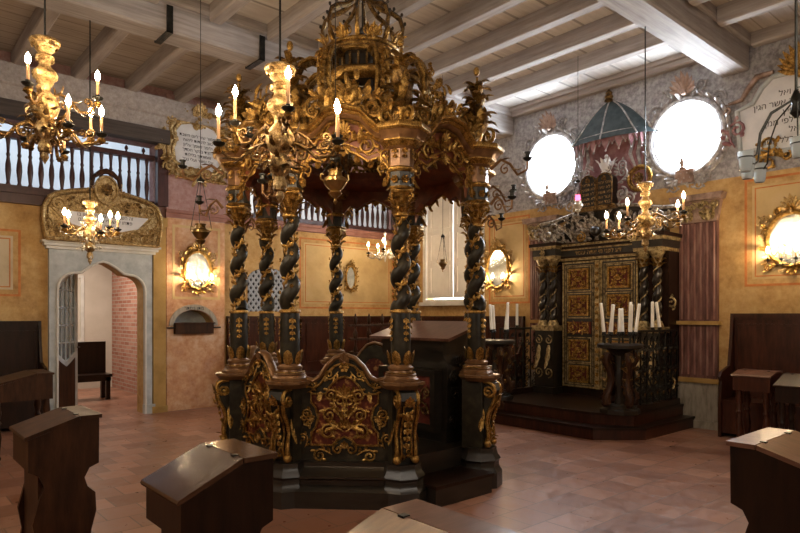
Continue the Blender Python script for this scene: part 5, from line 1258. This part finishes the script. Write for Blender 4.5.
# iron chandelier with glass cups
ic = thing('iron_chandelier', 'black wrought iron chandelier with clear glass cups at the right edge', 'chandelier', (3.76, 1.10, 2.67))
MB('iron').tube([(0, 0, -.05), (0, 0, 2.33)], .008, 6).build('rod', ic)
MB('iron').lathe([(.01, -.12), (.03, -.09), (.018, -.05), (.03, -.02), (.01, .03)], 10).build('hub', ic)
ring_mb = MB('iron').tube([(.036 * cos(i * pi / 8), .036 * sin(i * pi / 8), 0) for i in range(16)], .004, 5, closed=True)
cup_mb = MB('glass').lathe([(.024, -.075), (.030, -.06), (.036, .0), (.040, .03), (.037, .032), (.033, 0), (.027, -.06), (.001, -.068)], 16)
A0 = None
for i, (a, R, dz) in enumerate(((2.43, .27, -.33), (2.25, .24, -.36), (1.0, .27, -.33), (-.3, .27, -.33), (-1.7, .27, -.33), (3.6, .06, -.27))):
    ca_, sa_ = cos(a), sin(a)
    mb = MB('iron'); mb.tube([(0, 0, 0), (R*.12*ca_, R*.12*sa_, -.03), (R*.5*ca_, R*.5*sa_, -.09), (R*.72*ca_, R*.72*sa_, -.20), (R*.78*ca_, R*.78*sa_, dz + .02), (R*ca_*.9, R*sa_*.9, dz - .01), (R*ca_, R*sa_, dz)], .0045, 6)
    am = mb.build('arm', ic)
    if A0 is None: A0 = ring_mb.build('cup_ring', am); A0.location = (R*ca_, R*sa_, dz); C0 = cup_mb.build('glass_cup', am); C0.location = (R*ca_, R*sa_, dz)
    else: copy_child(A0, am, (R*ca_, R*sa_, dz)); copy_child(C0, am, (R*ca_, R*sa_, dz))
# hanging oil lamps
def oil_lamp(label, loc, k, ceil, cap=.52, mat='brass', red=False, chains=True):
    t = thing('hanging_lamp', label, 'hanging lamp', loc)
    mb = MB(mat); mb.lathe([(r * k, z * k) for r, z in ((.002, -.14), (.015, -.12), (.008, -.10), (.03, -.08), (.05, -.06), (.035, -.045), (.06, -.02), (.085, .02), (.08, .045), (.05, .06), (.045, .09), (.055, .10), (.05, .105), (.03, .10), (.001, .10))], 18)
    for q in range(3): a = q * 2 * pi / 3; mb.tube([(.08*k*cos(a), .08*k*sin(a), .03*k), (.115*k*cos(a), .115*k*sin(a), .05*k), (.11*k*cos(a), .11*k*sin(a), .09*k), (.09*k*cos(a), .09*k*sin(a), .08*k)], .006*k, 5)
    mb.build('bowl', t)
    if red: MB('redlamp').lathe([(.03*k, .09*k), (.045*k, .15*k), (.04*k, .20*k), (.001, .20*k)], 12).build('red_glass', t)
    mb = MB('iron')
    if chains:
        for q in range(3):
            a = q * 2 * pi / 3; n = 12; mb.tube([(.11*k*(1 - i/n*.85)*cos(a), .11*k*(1 - i/n*.85)*sin(a), .08*k + (cap - .08*k) * i / n) for i in range(n + 1)], [.0028 + .0016 * (i % 2) for i in range(n + 1)], 5)
    mb.lathe([(.035*k, cap - .02), (.04*k, cap), (.012*k, cap + .02), (.003, cap + .04)], 10); mb.build('chains', t)
    MB('iron').tube([(0, 0, cap), (0, 0, ceil - loc[2])], .0035, 5).build('cord', t)
    return t
oil_lamp('brass oil lamp on three chains hanging before the mirror on the pier', (2.48, 5.80, 2.28), 1.0, 5.0, .53)
oil_lamp('fat brass lamp hanging close in front of the baldachin columns', (2.66, 3.79, 2.47), 1.05, 5.0, .20)
oil_lamp('small brass oil lamp hanging between the right columns before the shutters', (6.38, 6.38, 2.23), .75, 5.0, .42)
oil_lamp('eternal lamp with a red glass hanging before the law tablets', (7.25, 4.69, 2.95), .8, 4.98, .35, 'silver', True)

# ------------------------------------------------------------------ mirror sconces
def sconce(label, fr, w, h, n=3, crown=True, scale=1., mat='gold', lit=True):
    t = thing('mirror_sconce', label, 'mirror sconce', fr.to_translation()); t.rotation_euler = fr.to_euler()
    # local: x right, y up, z out
    mi = arc(0, 0, w * .5, h * .5, 0, 2 * pi * 31 / 32, 31)
    MB('mirror').ext(mi, .01, .025).build('mirror_glass', t, 0)
    f = MB(mat, 'pale_gold'); f.tube([(x * 1.05, y * 1.05, .03) for x, y in mi], .028 * scale, 8, 0, closed=True, ref=(0, 0, 1)); f.ext([(x * 1.1, y * 1.1) for x, y in mi], 0, .012, 0)
    for q in range(18):
        a = 2 * pi * q / 18; f.leaf((w*.53*cos(a), h*.53*sin(a), .02), (cos(a) - .7*sin(a)*(1 if cos(a) > 0 else -1), sin(a) + .7*cos(a)*(1 if cos(a) > 0 else -1), .1), (0, 0, 1), .12 * scale, .06 * scale, .9, q % 2, 4, 2)
    for sg in (1, -1):
        f.push(SC(sg, 1, 1)); f.cscroll(w*.28, h*.54, .06*scale, pi, 1.4, -1, .016*scale, 0, .02); f.cscroll(w*.55, h*.15, .05*scale, 0, 1.3, 1, .014*scale, 0, .02); f.spray(w*.52, h*.25, 1.1, .18*scale, -1, 1, .02, 4); f.spray(w*.45, -h*.38, -1.2, .16*scale, 1, 0, .02, 4); f.pop()
    if crown: f.palmette(0, h*.55, pi / 2, .20*scale, 7, 1, .03, 2.2); f.rosette(0, h*.60, .07*scale, 0, .05); f.palmette(0, -h*.53, -pi / 2, .12*scale, 5, 0, .02, 2)
    f.build('gilt_frame', t)
    if n:
        A0 = None
        for i in range(n):
            u = (i - (n - 1) / 2) * w * (.9 / max(1, n - 1)); zz = .16 - .03 * abs(i - (n - 1) / 2); y = -h * .42
            a = MB('iron', mat).tube([(0, -h*.46, .02), (u*.4, -h*.50, .07), (u*.8, -h*.50, zz*.9), (u, -h*.46, zz), (u, y, zz)], .006, 6)
            A = a.build('arm', t); 
            MB('iron').push(T(u, y, zz) @ RX(-pi / 2)).lathe([(.008, 0), (.028, .012), (.03, .02), (.013, .022), (.013, .035)], 10).build('drip_pan', A)
            c = sleeve(.07).build('candle', A); c.location = (u, y + .03, zz); c.rotation_euler = (-pi / 2, 0, 0)
            if lit: b_ = bulb_mesh().build('bulb', A); b_.location = (u, y + .10, zz); b_.rotation_euler = (-pi / 2, 0, 0)
    return t
sconce('oval gilded mirror sconce with three lit candles on the pier below the tablet', FA(4.06, 2.22, .05), .42, .58, 3)
sconce('small gilded mirror without candles on the far wall behind the baldachin', FA(7.14, 2.22, 0), .22, .42, 0, True, .75, 'gold', False)
sconce('gilded mirror sconce with lit candles between the baldachin and the ark', FB(7.10, 2.33, 0), .46, .66, 3)
sconce('large gilded mirror sconce with lit candles at the right edge', FB(2.52, 2.42, 0), .52, .62, 4, True, 1.1)
